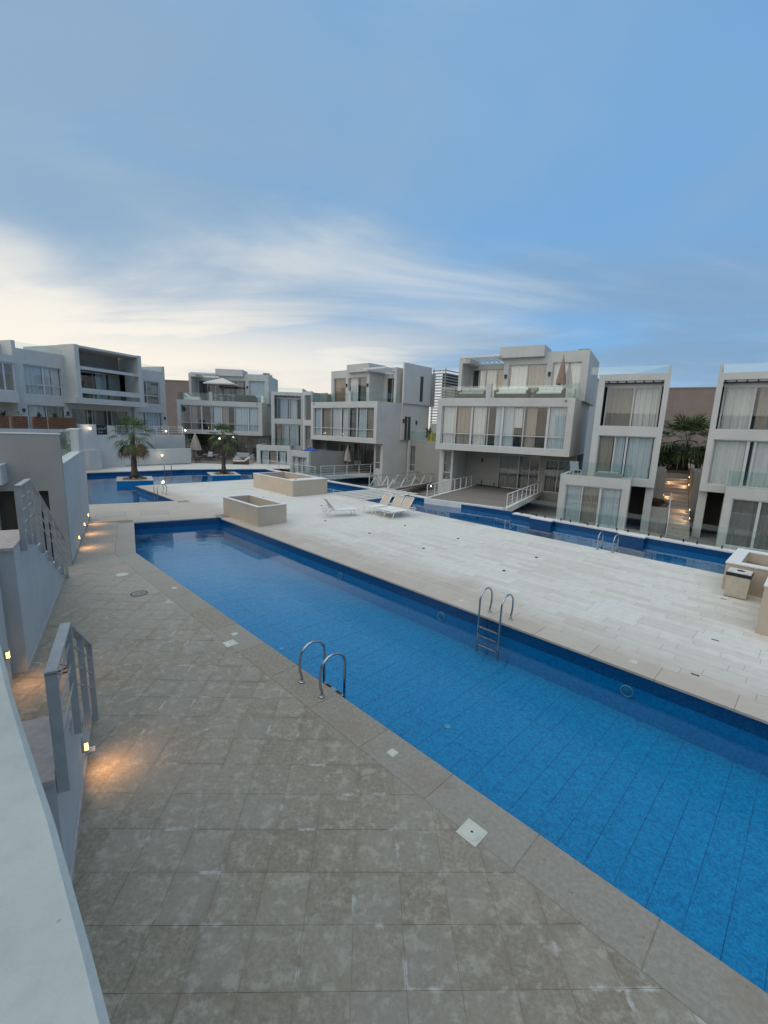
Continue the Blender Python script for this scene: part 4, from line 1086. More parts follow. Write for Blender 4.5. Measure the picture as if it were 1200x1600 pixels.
# ------------------------------------------------------------------ planters, bin
def planter(label, p0, p1, q0, q1, h, wall=0.13, soil=0.45, cap=True):
    t = thing('stone_planter', label, 'planter', PQ(p0, q0, 0), ROT_PQ, 'beige planters on the deck')
    L, D = p1 - p0, q1 - q0; mb = MB()
    mb.box(0, L, 0, wall, 0, h).box(0, L, D - wall, D, 0, h).box(0, wall, wall, D - wall, 0, h).box(L - wall, L, wall, D - wall, 0, h)
    mb.obj('planter_wall', 'planter_stucco', t)
    o = .02; mb = MB()
    mb.bbox(-o, L + o, -o, wall + .01, h, h + .045, .006).bbox(-o, L + o, D - wall - .01, D + o, h, h + .045, .006).bbox(-o, wall + .01, wall + .012, D - wall - .012, h, h + .045, .006).bbox(L - wall - .01, L + o, wall + .012, D - wall - .012, h, h + .045, .006)
    mb.obj('cap', 'cap_white', t)
    n = 10; vs = []; R_ = random.Random(int(p0 * 10))
    for i in range(n + 1):
        for j in range(n + 1): vs.append((wall - .01 + (L - 2 * wall + .02) * i / n, wall - .01 + (D - 2 * wall + .02) * j / n, h - soil + R_.uniform(-.04, .04)))
    MB().add(vs, [(i * (n + 1) + j, (i + 1) * (n + 1) + j, (i + 1) * (n + 1) + j + 1, i * (n + 1) + j + 1) for i in range(n) for j in range(n)]).obj('soil', 'soil', t, True)
    return t
planter('beige planter with dry soil at the corner of the near pool', -21.2, -17.75, 9.87, 11.36, 0.88)
planter('long beige planter farther back beside the slab footbridge', -29.5, -25.05, 16.08, 18.75, 1.0)
t = thing('stone_planter', 'stout beige block planter with a small round hole, at the end of the long planter', 'planter', PQ(-25.0, 15.96, 0), ROT_PQ, 'beige planters on the deck')
MB().box(0, .82, 0, 2.8, 0, 1.02).obj('planter_wall', 'planter_stucco', t)
MB().bbox(-.02, .84, -.02, 2.82, 1.02, 1.065, .006).obj('cap', 'cap_white', t)
MB().lathe([(.09, 0), (.09, .012), (.06, .012), (.06, -.02)], 16, (.4, .5, 1.063)).obj('hole', 'dark_metal', t)
planter('white capped planter behind the litter bin', -1.75, 4.5, 17.1, 19.7, 0.85, .32, .3)
planter('tall planter wall standing in front of the litter bin', -0.6, 5.0, 13.7, 16.9, 1.2, .3, .3)

t = thing('litter_bin', 'square beige litter bin with black band and slotted lid', 'litter bin', PQ(-1.62, 16.36, 0), ROT_PQ)
mb = MB(); s0, s1 = .02, 0
mb.add([(0.02, 0.02, .02), (.55, .02, .02), (.55, .50, .02), (.02, .50, .02), (0, 0, .66), (.57, 0, .66), (.57, .52, .66), (0, .52, .66)], [(0, 3, 2, 1), (4, 5, 6, 7), (0, 1, 5, 4), (1, 2, 6, 5), (2, 3, 7, 6), (3, 0, 4, 7)]).obj('body', 'bin_body', t)
MB().box(.03, .54, .03, .49, 0, .02).obj('base', 'black_rubber', t)
MB().bbox(-.015, .585, -.015, .535, .662, .76, .01).obj('band', 'black_rubber', t)
MB().bbox(.0, .57, .0, .52, .762, .80, .012).obj('lid', 'bin_lid', t)
MB().lathe([(.10, 0), (.10, .004)], 20, (.30, .26, .801)).obj('slot', 'black_rubber', t).scale = (1, 1, 1)

# ------------------------------------------------------------------ sun loungers
def lounger(label, xy, bearing_head, group='white sun loungers on the deck'):
    """local +x points to the head end"""
    t = thing('sun_lounger', label, 'sun lounger', (*xy, 0), math.atan2(math.cos(R(bearing_head)), math.sin(R(bearing_head))), group)
    L0, L1, W, Z = -0.95, 0.35, 0.33, 0.36
    mb = MB()
    for s in (-1, 1): mb.tube([(L0, s * W, Z - .03), (L0 + .08, s * W, Z), (L1 + .45, s * W, Z), (L1 + .62, s * W, Z + .02)], .024, 8)
    mb.tube([(L0, -W, Z - .03), (L0, W, Z - .03)], .02, 8).tube([(L1, -W, Z), (L1, W, Z)], .018, 8).tube([(L1 + .6, -W, Z + .02), (L1 + .6, W, Z + .02)], .018, 8)
    mb.obj('frame', 'plastic_white', t, True)
    n = 10; vs = []; fs = []
    for i in range(n + 1):
        x = L0 + .05 + (L1 - L0 - .05) * i / n; z = Z + .022 - .03 * math.sin(math.pi * i / n)
        vs += [(x, -W + .02, z), (x, W - .02, z), (x, -W + .02, z - .012), (x, W - .02, z - .012)]
    for i in range(n):
        k = 4 * i; fs += [(k, k + 4, k + 5, k + 1), (k + 2, k + 3, k + 7, k + 6)]
    MB().add(vs, fs).obj('seat_sling', 'sling_white', t, True)
    A = R(54); bl = .74; ex, ez = L1 + bl * math.cos(A), Z + .01 + bl * math.sin(A)
    br = MB()
    for s in (-1, 1): br.tube([(L1, s * (W - .03), Z + .01), (ex, s * (W - .03), ez)], .022, 8)
    br.tube([(ex, -(W - .03), ez), (ex, W - .03, ez)], .022, 8)
    back = br.obj('backrest_frame', 'plastic_white', t, True)
    q = [(L1 + .04 * math.cos(A), Z + .03), (L1 + .45 * bl * math.cos(A) + .012, Z + .01 + .45 * bl * math.sin(A) - .012), (ex - .02, ez - .03)]
    vs = []
    for x, z in q: vs += [(x, -W + .05, z), (x, W - .05, z), (x + .012, -W + .05, z - .01), (x + .012, W - .05, z - .01)]
    MB().add(vs, [(0, 4, 5, 1), (4, 8, 9, 5), (2, 3, 7, 6), (6, 7, 11, 10), (8, 10, 11, 9)]).obj('backrest_sling', 'sling_beige', back, True)
    for s in (-1, 1):
        MB().tube([(L1 + .1, s * (W - .06), Z - .01), (ex - .16, s * (W - .05), ez - .22)], .014, 6).obj('strut', 'plastic_white', back, True)
        MB().tube([(L0 + .28, s * W, Z), (L0 + .16, s * (W + .01), .18), (L0 + .13, s * (W + .01), 0.0)], [.026, .022, .02], 8).obj('leg', 'plastic_white', t, True)
        MB().tube([(L1 - .1, s * W, Z), (L1 + .12, s * (W + .02), .05), (L1 + .17, s * (W + .02), 0), (L1 + .22, s * (W + .02), .05), (L1 + .55, s * W, Z + .01)], .022, 8).obj('leg', 'plastic_white', t, True)
        MB().tube([(L1 + .05, s * (W + .02), Z + .02), (L1 + .18, s * (W + .06), Z + .14), (L1 + .42, s * (W + .06), Z + .14), (L1 + .52, s * (W + .02), Z + .02)], .018, 8).obj('armrest', 'plastic_white', t, True)
    return t
lounger('white sun lounger standing apart, its raised back towards the planters', (-2.35, 22.75), 64 + 180)
lounger('white sun lounger in the row of three, beside the lone one', PQ(-17.28, 17.02), 45.5)
lounger('white sun lounger in the middle of the row of three', PQ(-16.42, 17.08), 43.5)
lounger('white sun lounger in the row of three, on the side of the timber deck', PQ(-15.72, 17.05), 46.5)

# ------------------------------------------------------------------ pool ladders
def ladder(label, loc, rz, w=0.60, h=0.71, water_dir=1):
    """local x along the pool edge, local y towards the water; edge of the pool at y=0.24"""
    t = thing('pool_ladder', label, 'pool ladder', loc, rz, 'steel pool ladders')
    for s in (0, 1):
        x = s * w
        pts = [(x, 0, 0), (x, .005, .10), (x, -.035, .22), (x, -.045, .36)]
        for k in range(9):
            a = math.pi * (1 - k / 8); pts.append((x, .235 + .275 * math.cos(a) , h - .26 + .26 * math.sin(a)))
        pts += [(x, .51, .3), (x, .51, -.2), (x, .49, -.92)]
        MB().tube(pts, .024, 10).obj('handrail', 'steel', t, True)
        MB().lathe([(.055, 0), (.05, .014), (.026, .02)], 16, (x, 0, 0.004)).obj('flange', 'steel', t, True)
    for k, z in enumerate((-.22, -.46, -.70)):
        MB().box(.02, w - .02, .46, .545, z - .015, z + .01).box(.06, w - .06, .47, .535, z + .01, z + .016).obj('tread', 'steel', t)
        for ga in (.08, w - .22): MB().box(ga, ga + .14, .475, .53, z + .0165, z + .02).obj('grip', 'black_rubber', t)
ladder('steel pool ladder at the edge of the grey tiled walk', PQ(-6.13, 4.23, 0.004), ROT_PQ)
ladder('steel pool ladder of the near pool at the edge of the travertine deck', PQ(-4.99, 9.70, 0.004), ROT_PQ + math.pi)
ladder('steel pool ladder dipping into the narrow pool before the framed houses', PQ(-6.15, 18.80, 0.004), ROT_PQ)
ladder('steel pool ladder at the deck corner facing the first palm island', PQ(-28.9, 9.78, 0.004), ROT_PQ + math.pi)
ladder('steel pool ladder on the far bank before the low white wall', AR(46.6, 3.3, 0.004), lr + math.pi)

# ------------------------------------------------------------------ lids, drain, deck spots
def lid(label, p, q, s, rot=0.0, hole=False, name='skimmer_lid'):
    t = thing(name, label, 'drain cover', PQ(p, q, 0.0045), ROT_PQ + rot)
    MB().bbox(-s / 2, s / 2, -s / 2, s / 2, -.01, .008, .003).obj('plate', 'lid_plastic', t)
    MB().lathe([(s * .42, .0), (s * .42, .010), (s * .40, .0115)], 28).obj('disc', 'lid_plastic', t)
    if hole: MB().lathe([(s * .055, 0), (s * .055, .0125)], 12).obj('finger_hole', 'black_rubber', t)
lid('large square skimmer cover with round lid and black finger hole', -2.25, 3.93, .27, 0, True)
lid('small white square cover on coping between the skimmer and the near ladder', -3.77, 4.17, .13)
lid('square skimmer cover with round lid on the near walk before the manhole', -8.32, 3.93, .25, 0, True)
lid('small white square cover touching the skimmer lid near the manhole', -8.66, 4.20, .13)
lid('small white cover on the coping between manhole and pool corner', -12.3, 4.24, .14)
lid('small white cover on travertine coping above the underwater lamp', -2.2, 9.78, .15)
lid('small white cover on travertine coping beside the steel ladder', -6.5, 9.75, .14)
lid('white cover on travertine coping of the narrow pool near the bin', -2.9, 18.7, .22)
lid('white cover on travertine coping of the narrow pool near its ladder', -8.4, 18.72, .2)
o = thing('pale_patch_cover', 'oval pale cover on the walk near the pool corner', 'drain cover', AR(14.8, 0.32 - .75, 0.0045), lr)
MB().lathe([(.17, -.01), (.17, .006), (.15, .008)], 24).obj('plate', 'lid_plastic', o)
for k, (a_, r_, lab) in enumerate(((24.6, 0.9, 'flush stone hatch in the travertine link, beside the planter'), (24.7, -1.0, 'flush stone hatch in the travertine link near the blank wall'))):
    t = thing('stone_hatch', lab, 'hatch', AR(a_, r_, 0.0), lr)
    MB().box(-.62, .62, -.42, -.405, -.004, .003).box(-.62, .62, .405, .42, -.004, .003).box(-.62, -.605, -.404, .404, -.004, .003).box(.605, .62, -.404, .404, -.004, .003).obj('frame', 'grout', t)
    MB().box(-.6, .6, -.4, .4, -.004, .004).obj('lid', 'coping_stone', t)
t = thing('wire_stand', 'small black folded wire stand lying on the walk behind the short stair', 'stand', AR(9.15, -1.55, 0.012), lr)
MB().tube([(0, 0, 0), (.42, .08, 0), (.36, .30, 0), (0, 0, 0)], .012, 6).tube([(0, 0, .01), (.2, .12, .14), (.40, .18, .01)], .01, 6).obj('wire_frame', 'black_rubber', t)
t = thing('manhole_cover', 'round iron manhole cover set in the near stone walk', 'manhole cover', AR(12.94, 0.0 - .02, 0.003), lr)
MB().lathe([(.21, -.01), (.21, .004), (.19, .006), (.185, .002), (.05, .002)], 32).obj('rim', 'dark_metal', t)
MB().lathe([(.175, 0), (.175, .004), (.10, .004)], 32).obj('plate', 'walk_grey', t)
mb = MB()
for k in range(8):
    a = k * math.pi / 4; mb.bar((.04 * math.cos(a), .04 * math.sin(a), .005), (.16 * math.cos(a), .16 * math.sin(a), .005), .012, .004)
mb.obj('ribs', 'dark_metal', t)
spot = MB().lathe([(.055, -.01), (.055, .012), (.04, .022), (.012, .024)], 16).mesh('deck_spot', 'black_rubber', True)
for p, q in [(-25.0, 14.3), (-20.53, 13.13), (-20.6, 15.58), (-17.05, 13.13), (-13.85, 13.13), (-13.95, 15.58), (-10.72, 13.13), (-10.83, 15.58), (-7.17, 13.13), (-7.23, 15.6)]:
    o = link('deck_spot', spot); o.location = PQ(p, q, 0.001)
    row_ = 'the row closer to the near pool' if q < 14 else 'the row closer to the narrow pool'
    tag(o, 'small black round floor spotlight in ' + row_, 'floor light', 'black floor spots, ' + row_)
for p, q, lab in ((-1.21, 12.44, 'small dark rectangular grate in travertine deck away from the wall'), (-1.2, 10.2, 'small dark slot drain close to the near pool coping'), (-1.55, 16.0, 'small dark slot in the deck in front of the litter bin')):
    o = MB().box(-.07, .07, -.025, .025, -.004, .004).obj('slot_drain', 'dark_metal'); o.location = PQ(p, q, 0.001); o.rotation_euler = (0, 0, ROT_PQ)
    tag(o, lab, 'drain')

# ------------------------------------------------------------------ palms and shrubs
def palm(label, loc, h, crown, seed, lean=(0.1, 0.0), nleaf=34, dead=7, old=8):
    Rn = random.Random(seed); t = thing('palm_tree', label, 'palm', loc, Rn.uniform(0, 6))
    pts = []; rad = []
    for i in range(9):
        f = i / 8; pts.append((lean[0] * f * f, lean[1] * f * f, h * f)); rad.append((0.21 - .075 * min(1, f * 2.2)) * (crown / 1.5) * (1 + .05 * math.sin(i * 2.4)) if f < .9 else 0.15 * crown / 1.5)
    tr = MB().tube(pts, rad, 14).obj('trunk', 'palm_bark', t, True)
    mb = MB()
    for k in range(60):
        a = Rn.uniform(0, 6.28); z = h * Rn.uniform(.25, .97); r = .15 * crown / 1.5
        c = Vector((lean[0] * (z / h) ** 2 + r * math.cos(a), lean[1] * (z / h) ** 2 + r * math.sin(a), z)); o_ = Vector((math.cos(a), math.sin(a), 0)); s_ = Vector((-o_.y, o_.x, 0)) * .05
        mb.add([c - s_, c + s_, c + o_ * .07 + Vector((0, 0, .13)) + s_ * .4, c + o_ * .07 + Vector((0, 0, .13)) - s_ * .4], [(0, 1, 2, 3)])
    mb.obj('leaf_stub', 'palm_dead', tr)
    top = Vector((lean[0], lean[1], h))
    def fan(mb, az, el, Lp, Lb, nb, droop, spread):
        d = Vector((math.cos(az) * math.cos(el), math.sin(az) * math.cos(el), math.sin(el)))
        side = Vector((-math.sin(az), math.cos(az), 0)); up = side.cross(d) * -1
        c0 = top + Vector((0, 0, Rn.uniform(-.12, .1))); c1 = c0 + d * Lp * .55 ; c2 = c0 + d * Lp + Vector((0, 0, -droop * Lp * .25))
        for a_, b_ in ((c0, c1), (c1, c2)):
            w = side * .016
            mb.add([a_ - w, a_ + w, b_ + w * .8, b_ - w * .8], [(0, 1, 2, 3)])
        dd = (c2 - c1).normalized()
        for k in range(nb):
            f = -1 + 2 * k / (nb - 1); ang = f * spread
            bd = (dd * math.cos(ang) + side * math.sin(ang)).normalized()
            L = Lb * (1 - .35 * abs(f) ** 2) * Rn.uniform(.85, 1.1)
            nrm = bd.cross(up).normalized(); w = nrm * (.027 * Lb / .8)
            fold = up * (.02 if k % 2 else -.02)
            m1 = c2 + bd * L * .5 + fold + Vector((0, 0, -droop * L * .10)); e = c2 + bd * L * (1 - .15 * droop) + Vector((0, 0, -droop * L * Rn.uniform(.35, .6)))
            mb.add([c2, m1 + w, e, m1 - w], [(0, 1, 2, 3)])
    g_, d_, o_ = MB(), MB(), MB()
    for k in range(nleaf):
        f = (k + .5) / nleaf; az = k * 2.39996 + Rn.uniform(-.2, .2); el = R(78) - f * R(98) + Rn.uniform(-.1, .1)
        fan(g_, az, el, crown * Rn.uniform(.46, .68), crown * Rn.uniform(.42, .56), 17, .35 + .7 * f, R(100))
    for k in range(old):
        fan(o_, k * 2.39996 * 1.3 + Rn.uniform(-.3, .3), R(-26) + Rn.uniform(-.2, .15), crown * .5, crown * .55, 15, 1.1, R(80))
    for k in range(dead):
        fan(d_, k * 1.9 + Rn.uniform(-.3, .3), R(-62) + Rn.uniform(-.15, .2), crown * .42, crown * .5, 13, .8, R(45))
    cr = g_.obj('crown', 'palm_leaf', t)
    if old: o_.obj('yellowing_fronds', 'palm_old', cr)
    if dead: d_.obj('dead_fronds', 'palm_dead', t)
def island(label, c, rz, sx, sy, seed):
    t = thing('palm_island', label, 'planter', (*c, 0), rz, 'square palm islands in the far pool')
    MB().box(-sx / 2, sx / 2, -sy / 2, sy / 2, FLOOR_Z, 0.02).obj('island_body', 'mosaic_wall', t)
    w = .38; mb = MB(); z0, z1 = .022, .08
    mb.bbox(-sx / 2 - .03, sx / 2 + .03, -sy / 2 - .03, -sy / 2 + w, z0, z1, .008).bbox(-sx / 2 - .03, sx / 2 + .03, sy / 2 - w, sy / 2 + .03, z0, z1, .008).bbox(-sx / 2 - .03, -sx / 2 + w, -sy / 2 + w + .003, sy / 2 - w - .003, z0, z1, .008).bbox(sx / 2 - w, sx / 2 + .03, -sy / 2 + w + .003, sy / 2 - w - .003, z0, z1, .008)
    mb.obj('island_rim', 'travertine', t)
    MB().box(-sx / 2 + w, sx / 2 - w, -sy / 2 + w, sy / 2 - w, .022, .05).obj('soil', 'soil', t)
    Rn = random.Random(seed)
    for k in range(14):
        a = Rn.uniform(0, 6.28); r = Rn.uniform(.3, .62) * min(sx, sy) / 2; s = Rn.uniform(.08, .17)
        prof = [(s * .6, 0), (s, s * .3), (s * .8, s * .65), (s * .25, s * .85)]
        o = MB().lathe(prof, 7).obj('rock', 'rock', t); o.location = (r * math.cos(a), r * math.sin(a), .05); o.rotation_euler = (0, 0, a); o.scale = (1.2, .8, 1)
    g_ = MB()
    for k in range(160):
        a = Rn.uniform(0, 6.28); r = .18 + abs(Rn.gauss(0, .2)); z = .05
        b = Vector((r * math.cos(a), r * math.sin(a), z)); e = b + Vector((Rn.uniform(-.14, .14), Rn.uniform(-.14, .14), Rn.uniform(.15, .5))); s = Vector((.012, .012, 0))
        g_.add([b - s, b + s, e], [(0, 1, 2)])
    tag(g_.obj('weeds', 'palm_old', t), kind='stuff')
c1_ = AR(39.1, 0.2); c2_ = AR(41.5, 7.2)
island('palm island in the far pool below the black banner', c1_, lr, 2.4, 2.6, 1)
island('palm island in the far pool before the lounge with white towels', c2_, lr, 2.4, 2.6, 2)
palm('fan palm with hanging dead brown fronds on its pool island', (*c1_, 0.05), 3.35, 1.9, 11, (-.15, .1), 24, 6, 8)
palm('taller fan palm on island before the shaded lounge deck', (*c2_, 0.05), 3.3, 1.6, 12, (-.1, .1), 24, 3, 5)

def shrub(label, loc, size, n, seed, mat='hedge_leaf', name='shrub', leaf=.09):
    Rn = random.Random(seed); t = thing(name, label, 'shrub', loc, 0)
    lf = MB(); st = MB()
    lobes = [(Rn.uniform(-.32, .32) * size[0], Rn.uniform(-.32, .32) * size[1], Rn.uniform(.35, .75) * size[2], Rn.uniform(.22, .36)) for _ in range(9)]
    for k in range(n):
        lx, ly, lz, lr_ = Rn.choice(lobes)
        d = Vector((Rn.gauss(0, 1), Rn.gauss(0, 1), Rn.gauss(0, 1))).normalized() * Rn.uniform(.5, 1.05) * lr_
        c = Vector((lx + d.x * size[0], ly + d.y * size[1], max(.05, lz + d.z * size[2])))
        u = Vector((Rn.gauss(0, 1), Rn.gauss(0, 1), Rn.gauss(0, .6))).normalized(); v = u.cross(Vector((Rn.gauss(0, 1), Rn.gauss(0, 1), Rn.gauss(0, 1)))).normalized()
        s = leaf * Rn.uniform(.6, 1.3)
        lf.add([c - u * s, c + v * s * .5, c + u * s, c - v * s * .5], [(0, 1, 2, 3)])
    for lx, ly, lz, _ in lobes: st.tube([(lx * .3, ly * .3, 0), (lx * .7, ly * .7, lz * .6), (lx, ly, lz)], [.03, .02, .01], 6)
    st.obj('stems', 'palm_bark', t); lf.obj('foliage', mat, t)

# ------------------------------------------------------------------ garden stair between the framed houses
gs = thing('garden_stair', 'broad stone garden stair with warm step lights between two framed houses', 'stair', (O4[0], O4[1], 0), v4.rz)
X0, X1 = 16.15, 17.62
n1, n2 = 8, 9
y = -2.2; z = -1.2
for k in range(n1):
    z += .178
    MB().box(X0 + .35, X1 + .02, y, y + .36 if k < n1 - 1 else y + 1.5, -1.2, z).obj('step', 'step_stone', gs); y += .34
y += 1.1
for k in range(n2):
    z += .178
    MB().box(X0, X1, y, y + .36 if k < n2 - 1 else y + 1.4, -1.2, z).obj('step', 'step_stone', gs); y += .34
ztop_ = z; ytop = y
MB().box(X0 - .2, X1 + .2, ytop + 1.3, ytop + 1.5, -1.2, ztop_ + .28).obj('top_kerb', 'stucco_white', gs)
MB().box(X0 - 2.0, X0 - .02, 1.6, ytop + 1.2, -1.2, 2.55).obj('flank_wall', 'stucco_grey', gs)
MB().box(X1 + .02, X1 + 1.2, 1.4, ytop + 1.2, -1.2, 2.6).obj('flank_wall', 'stucco_grey', gs)
MB().box(X0 - .7, X0 + .3, -1.0, 1.55, -1.2, .35).obj('planting_box', 'stucco_grey', gs)
MB().bar((X0 + .3, -2.3, -.1), (X0 + .38, 0.9, 1.15), .05, .05).bar((X0 + .3, -2.3, -1.2), (X0 + .3, -2.3, -.1), .05, .05).bar((X0 + .38, .9, .2), (X0 + .38, .9, 1.15), .05, .05).obj('handrail', 'rail_white', gs)
def step_light(lab, x, yy, zz, s):
    w = v4.world(x, yy, zz)
    t = thing('step_light', lab, 'step light', tuple(w), v4.rz, 'warm step lights of the garden stair')
    MB().box(-.02, .02, -.09, .09, -.05, .05).obj('housing', 'dark_metal', t)
    MB().box(s * .021, s * .026, -.07, .07, -.035, .035).obj('lens', 'lamp_step', t)
    ld = bpy.data.lights.new('step_light', 'SPOT'); ld.energy = 16; ld.color = (1.0, .63, .34); ld.spot_size = R(120); ld.spot_blend = .9; ld.shadow_soft_size = .04
    lo = link('step_glow', ld, t); lo.location = (s * .06, 0, 0); v = Vector((s, 0, -.45)).normalized(); lo.rotation_euler = (-v).to_track_quat('Z', 'Y').to_euler()
for k, (x, yy, zz, s, lab) in enumerate(((X1 - .0, 4.35, 2.02, -1, 'warm step light highest on the stair'), (X1 - .0, 3.5, 1.55, -1, 'warm step light of the upper flight below the highest'), (X0 + .0, 3.8, 1.75, 1, 'warm step light on the opposite wall of the upper flight'), (X0 + .0, 2.2, 0.85, 1, 'warm step light at the foot of the upper flight'),
     (X1 - .0, -.1, .30, -1, 'warm step light near the stair landing'), (X1 - .0, -.9, -.12, -1, 'warm step light low beside the white pier'))):
    step_light(lab, x, yy, zz, s)
def at4(x, y_, z_): 
    v = v4.world(x, y_, z_); return (v.x, v.y, v.z)
palm('bushy dark fan palm above the garden stair before the taupe wall', at4(17.3, ytop + 3.2, 2.3), 2.0, 3.0, 31, (.1, 0), 40, 6, 0)
shrub('dark flowering hedge mass at the head of the garden stair, left side', at4(16.0, ytop + 2.6, 2.2), (2.6, 2.4, 2.3), 2600, 41)
shrub('dark hedge mass at the head of the garden stair under the palm', at4(18.6, ytop + 3.0, 2.2), (2.6, 2.4, 2.2), 2600, 42)
shrub('reddish brown bedding shrub beside the foot of the garden stair', at4(X0 - .3, -.3, .33), (1.0, 2.0, .55), 1100, 43, 'shrub_red', 'bedding_shrub', .07)
g2_ = MB().prism([at4(14, ytop + 1.5, 0)[:2], at4(24, ytop + 1.5, 0)[:2], at4(24, ytop + 14, 0)[:2], at4(14, ytop + 14, 0)[:2]], -1.2, 2.3).obj('upper_garden', 'soil'); structure(g2_)
shrub('dark hedge between the balcony house and the sunshade villa', (-23.6, 56.5, 0), (3.2, 2.2, 7.6), 3800, 44, leaf=.13)
# white flowers' stalks of lamp posts in the hedge are garden lamps
for x, yy, lab in ((16.9, ytop + 1.9, 'garden lamp post rising from the hedge at the stair head'), (15.6, ytop + 1.8, 'garden lamp post in the hedge against the framed house')):
    t = thing('garden_lamp', lab, 'garden lamp', at4(x, yy, 2.3), 0)
    MB().tube([(0, 0, 0), (0, 0, 1.2)], .025, 8).obj('pole', 'rail_white', t)
    MB().lathe([(.03, 1.19), (.10, 1.23), (.12, 1.31), (.06, 1.39), (.01, 1.41)], 14).obj('globe', 'umbrella_pale', t, True)

# ------------------------------------------------------------------ annex, screen tower, extra rooms by the parasol villa
an = House('side_annex', 'grey annex wall with slim window beside the truss bridge', O3, 133.0, False, cat='annex')
an.wall('front_wall', 'stucco_grey', 10.3, 15.2, -1.2, 3.5, 4.6, 0.25, [(10.6, 11.35, 0.3, 2.95)])  # weaker light on this face painted as grey; body stays white
an.boxes('annex_body', 'stucco_white', [(10.3, 15.2, 4.85, 11, 3.2, 3.5), (14.95, 15.2, 4.85, 11, -1.2, 3.2), (10.3, 10.6, 4.58, 4.6, -1.2, 3.5)])
an.window(10.6, 11.35, 0.3, 2.95, 4.68, (), 1.0, [(10.65, 11.3, Gy)])
an.glass_rail(10.3, 15.1, 4.7, 3.5, 4.4, 3)
sw = House('side_wall', 'tall white side wall of the closed-parasol villa with slot windows', O3, 133.0, False, cat='wall')
mbw = MB(); mbw.box(10.42, 10.62, 3.25, 7.6, 7.12, 11.0).box(10.22, 10.45, 3.4, 7.6, 3.5, 7.118).obj('wall_body', 'stucco_white', sw.t)
sw.box('slot_window', 'interior_dark', 10.62, 10.64, 5.75, 6.25, 7.45, 9.95)
sw.box('slot_frame', 'alu_frame', 10.62, 10.65, 5.66, 5.74, 7.4, 10.0)
sw.box('side_door', 'interior_dark', 10.45, 10.47, 3.8, 4.7, 3.52, 5.85)
sw.box('door_frame', 'alu_frame', 10.45, 10.48, 4.2, 4.26, 3.52, 5.85)
for y_, z_ in ((3.55, 5.4), (5.6, 5.3)):
    MB().box(10.45, 10.58, y_ - .07, y_ + .07, z_ - .2, z_ + .2).obj('wall_sconce', 'dark_metal', sw.t)
st_ = House('screen_tower', 'stair tower wrapped in white horizontal louvres between two villas', O3, 133.0, False, cat='tower')
st_.boxes('core', 'dark_metal', [(11.3, 12.0, 8.6, 10.6, -1.2, 10.5)])
st_.boxes('tower_base', 'stucco_white', [(10.68, 12.35, 7.72, 11.0, -1.2, 5.3)])
for k in range(19):
    z = 5.4 + k * .29
    MB().box(10.66, 12.35, 7.70, 7.76, z, z + .11).box(12.29, 12.35, 7.76, 11.0, z, z + .11).obj('louvre', 'stucco_grey', st_.t)
MB().box(12.2, 12.28, 7.77, 7.85, 5.3, 10.95).obj('louvre_post', 'rail_paint', st_.t); MB().box(10.7, 10.78, 7.77, 7.85, 5.3, 10.95).obj('louvre_post', 'rail_paint', st_.t)
bk = House('rear_house', 'plain white rear house seen in the gap past the louvred tower', O3, 133.0, False, cat='house')
bk.boxes('wall_body', 'stucco_white', [(12.0, 22.0, 19, 26, -1.2, 10.9)]); bk.box('roof_edge', 'cap_white', 11.9, 22.1, 18.9, 26.1, 10.9, 11.05)
# framed bay left of the parasol villa and the two pool rooms before it
fb2 = House('framed_bay', 'narrow framed bay squeezed between two villas above the blue tarpaulin', O3, 133.0, False, cat='house')
fb2.wall('frame_front', 'stucco_white', -1.5, -0.03, 1.2, 8.3, 0.05, 0.25, [(-1.28, -.1, 5.2, 7.9), (-1.28, -.1, 1.9, 4.6)])
fb2.boxes('side_wall', 'stucco_grey', [(-1.5, -1.3, .3, 6, 1.2, 8.3), (-1.3, -.03, 2.2, 2.4, 1.2, 8.3), (-1.3, -.03, .3, 2.2, 4.7, 5.1)])
fb2.window(-1.28, -.1, 1.9, 4.6, 0.12, (), None, [(-1.2, -.2, Gy)])
pr_ = House('pool_room', 'low white pool room with blue tarpaulin on its roof', O3, 133.0, False, cat='annex')
pr_.wall('front_wall', 'stucco_white', 1.75, 4.85, -1.2, 2.05, -3.95, .25, [(2.05, 4.5, -1.0, 1.45)])
pr_.boxes('side_wall', 'stucco_grey', [(1.75, 1.95, -3.7, 2.0, -1.2, 2.05), (4.65, 4.85, -3.7, 2.0, -1.2, 2.05), (1.95, 4.65, -3.7, 2.0, 1.6, 1.85), (1.95, 4.65, -1.2, -1.1, -1.2, 1.6)])
pr_.window(2.05, 4.5, -1.0, 1.45, -3.88, [2.85, 3.75], None, [(2.1, 2.8, C_), (3.0, 3.7, Bg), (3.8, 4.45, C_)])
n = 9; Rn = random.Random(9); vs = []
for i in range(n + 1):
    for j in range(n + 1):
        e = min(i, n - i, j, n - j) / (n / 2); vs.append((i * 1.7 / n, j * 1.2 / n, .02 + .62 * (min(1, e * 1.6) ** .6) * Rn.uniform(.5, 1.0)))
tp = MB().add(vs, [(i * (n + 1) + j, (i + 1) * (n + 1) + j, (i + 1) * (n + 1) + j + 1, i * (n + 1) + j + 1) for i in range(n) for j in range(n)]).obj('tarpaulin', 'tarp_blue')
w = pr_.world(3.1, -3.6, 1.85); tp.location = w; tp.rotation_euler = (0, 0, pr_.rz)
tag(tp, 'crumpled bright blue tarpaulin heaped on the pool room roof', 'tarpaulin')
pt = thing('plant_pot', 'yellow plant pot with green plant on the annex terrace', 'plant pot', an.world(12.9, 5.2, 3.5), an.rz)
MB().box(-.3, .3, -.3, .3, 0, .75).obj('pot', 'pot_yellow', pt)
MB().box(-.25, .25, -.25, .25, .752, .77).obj('soil', 'soil', pt)
mb = MB(); Rn = random.Random(4)
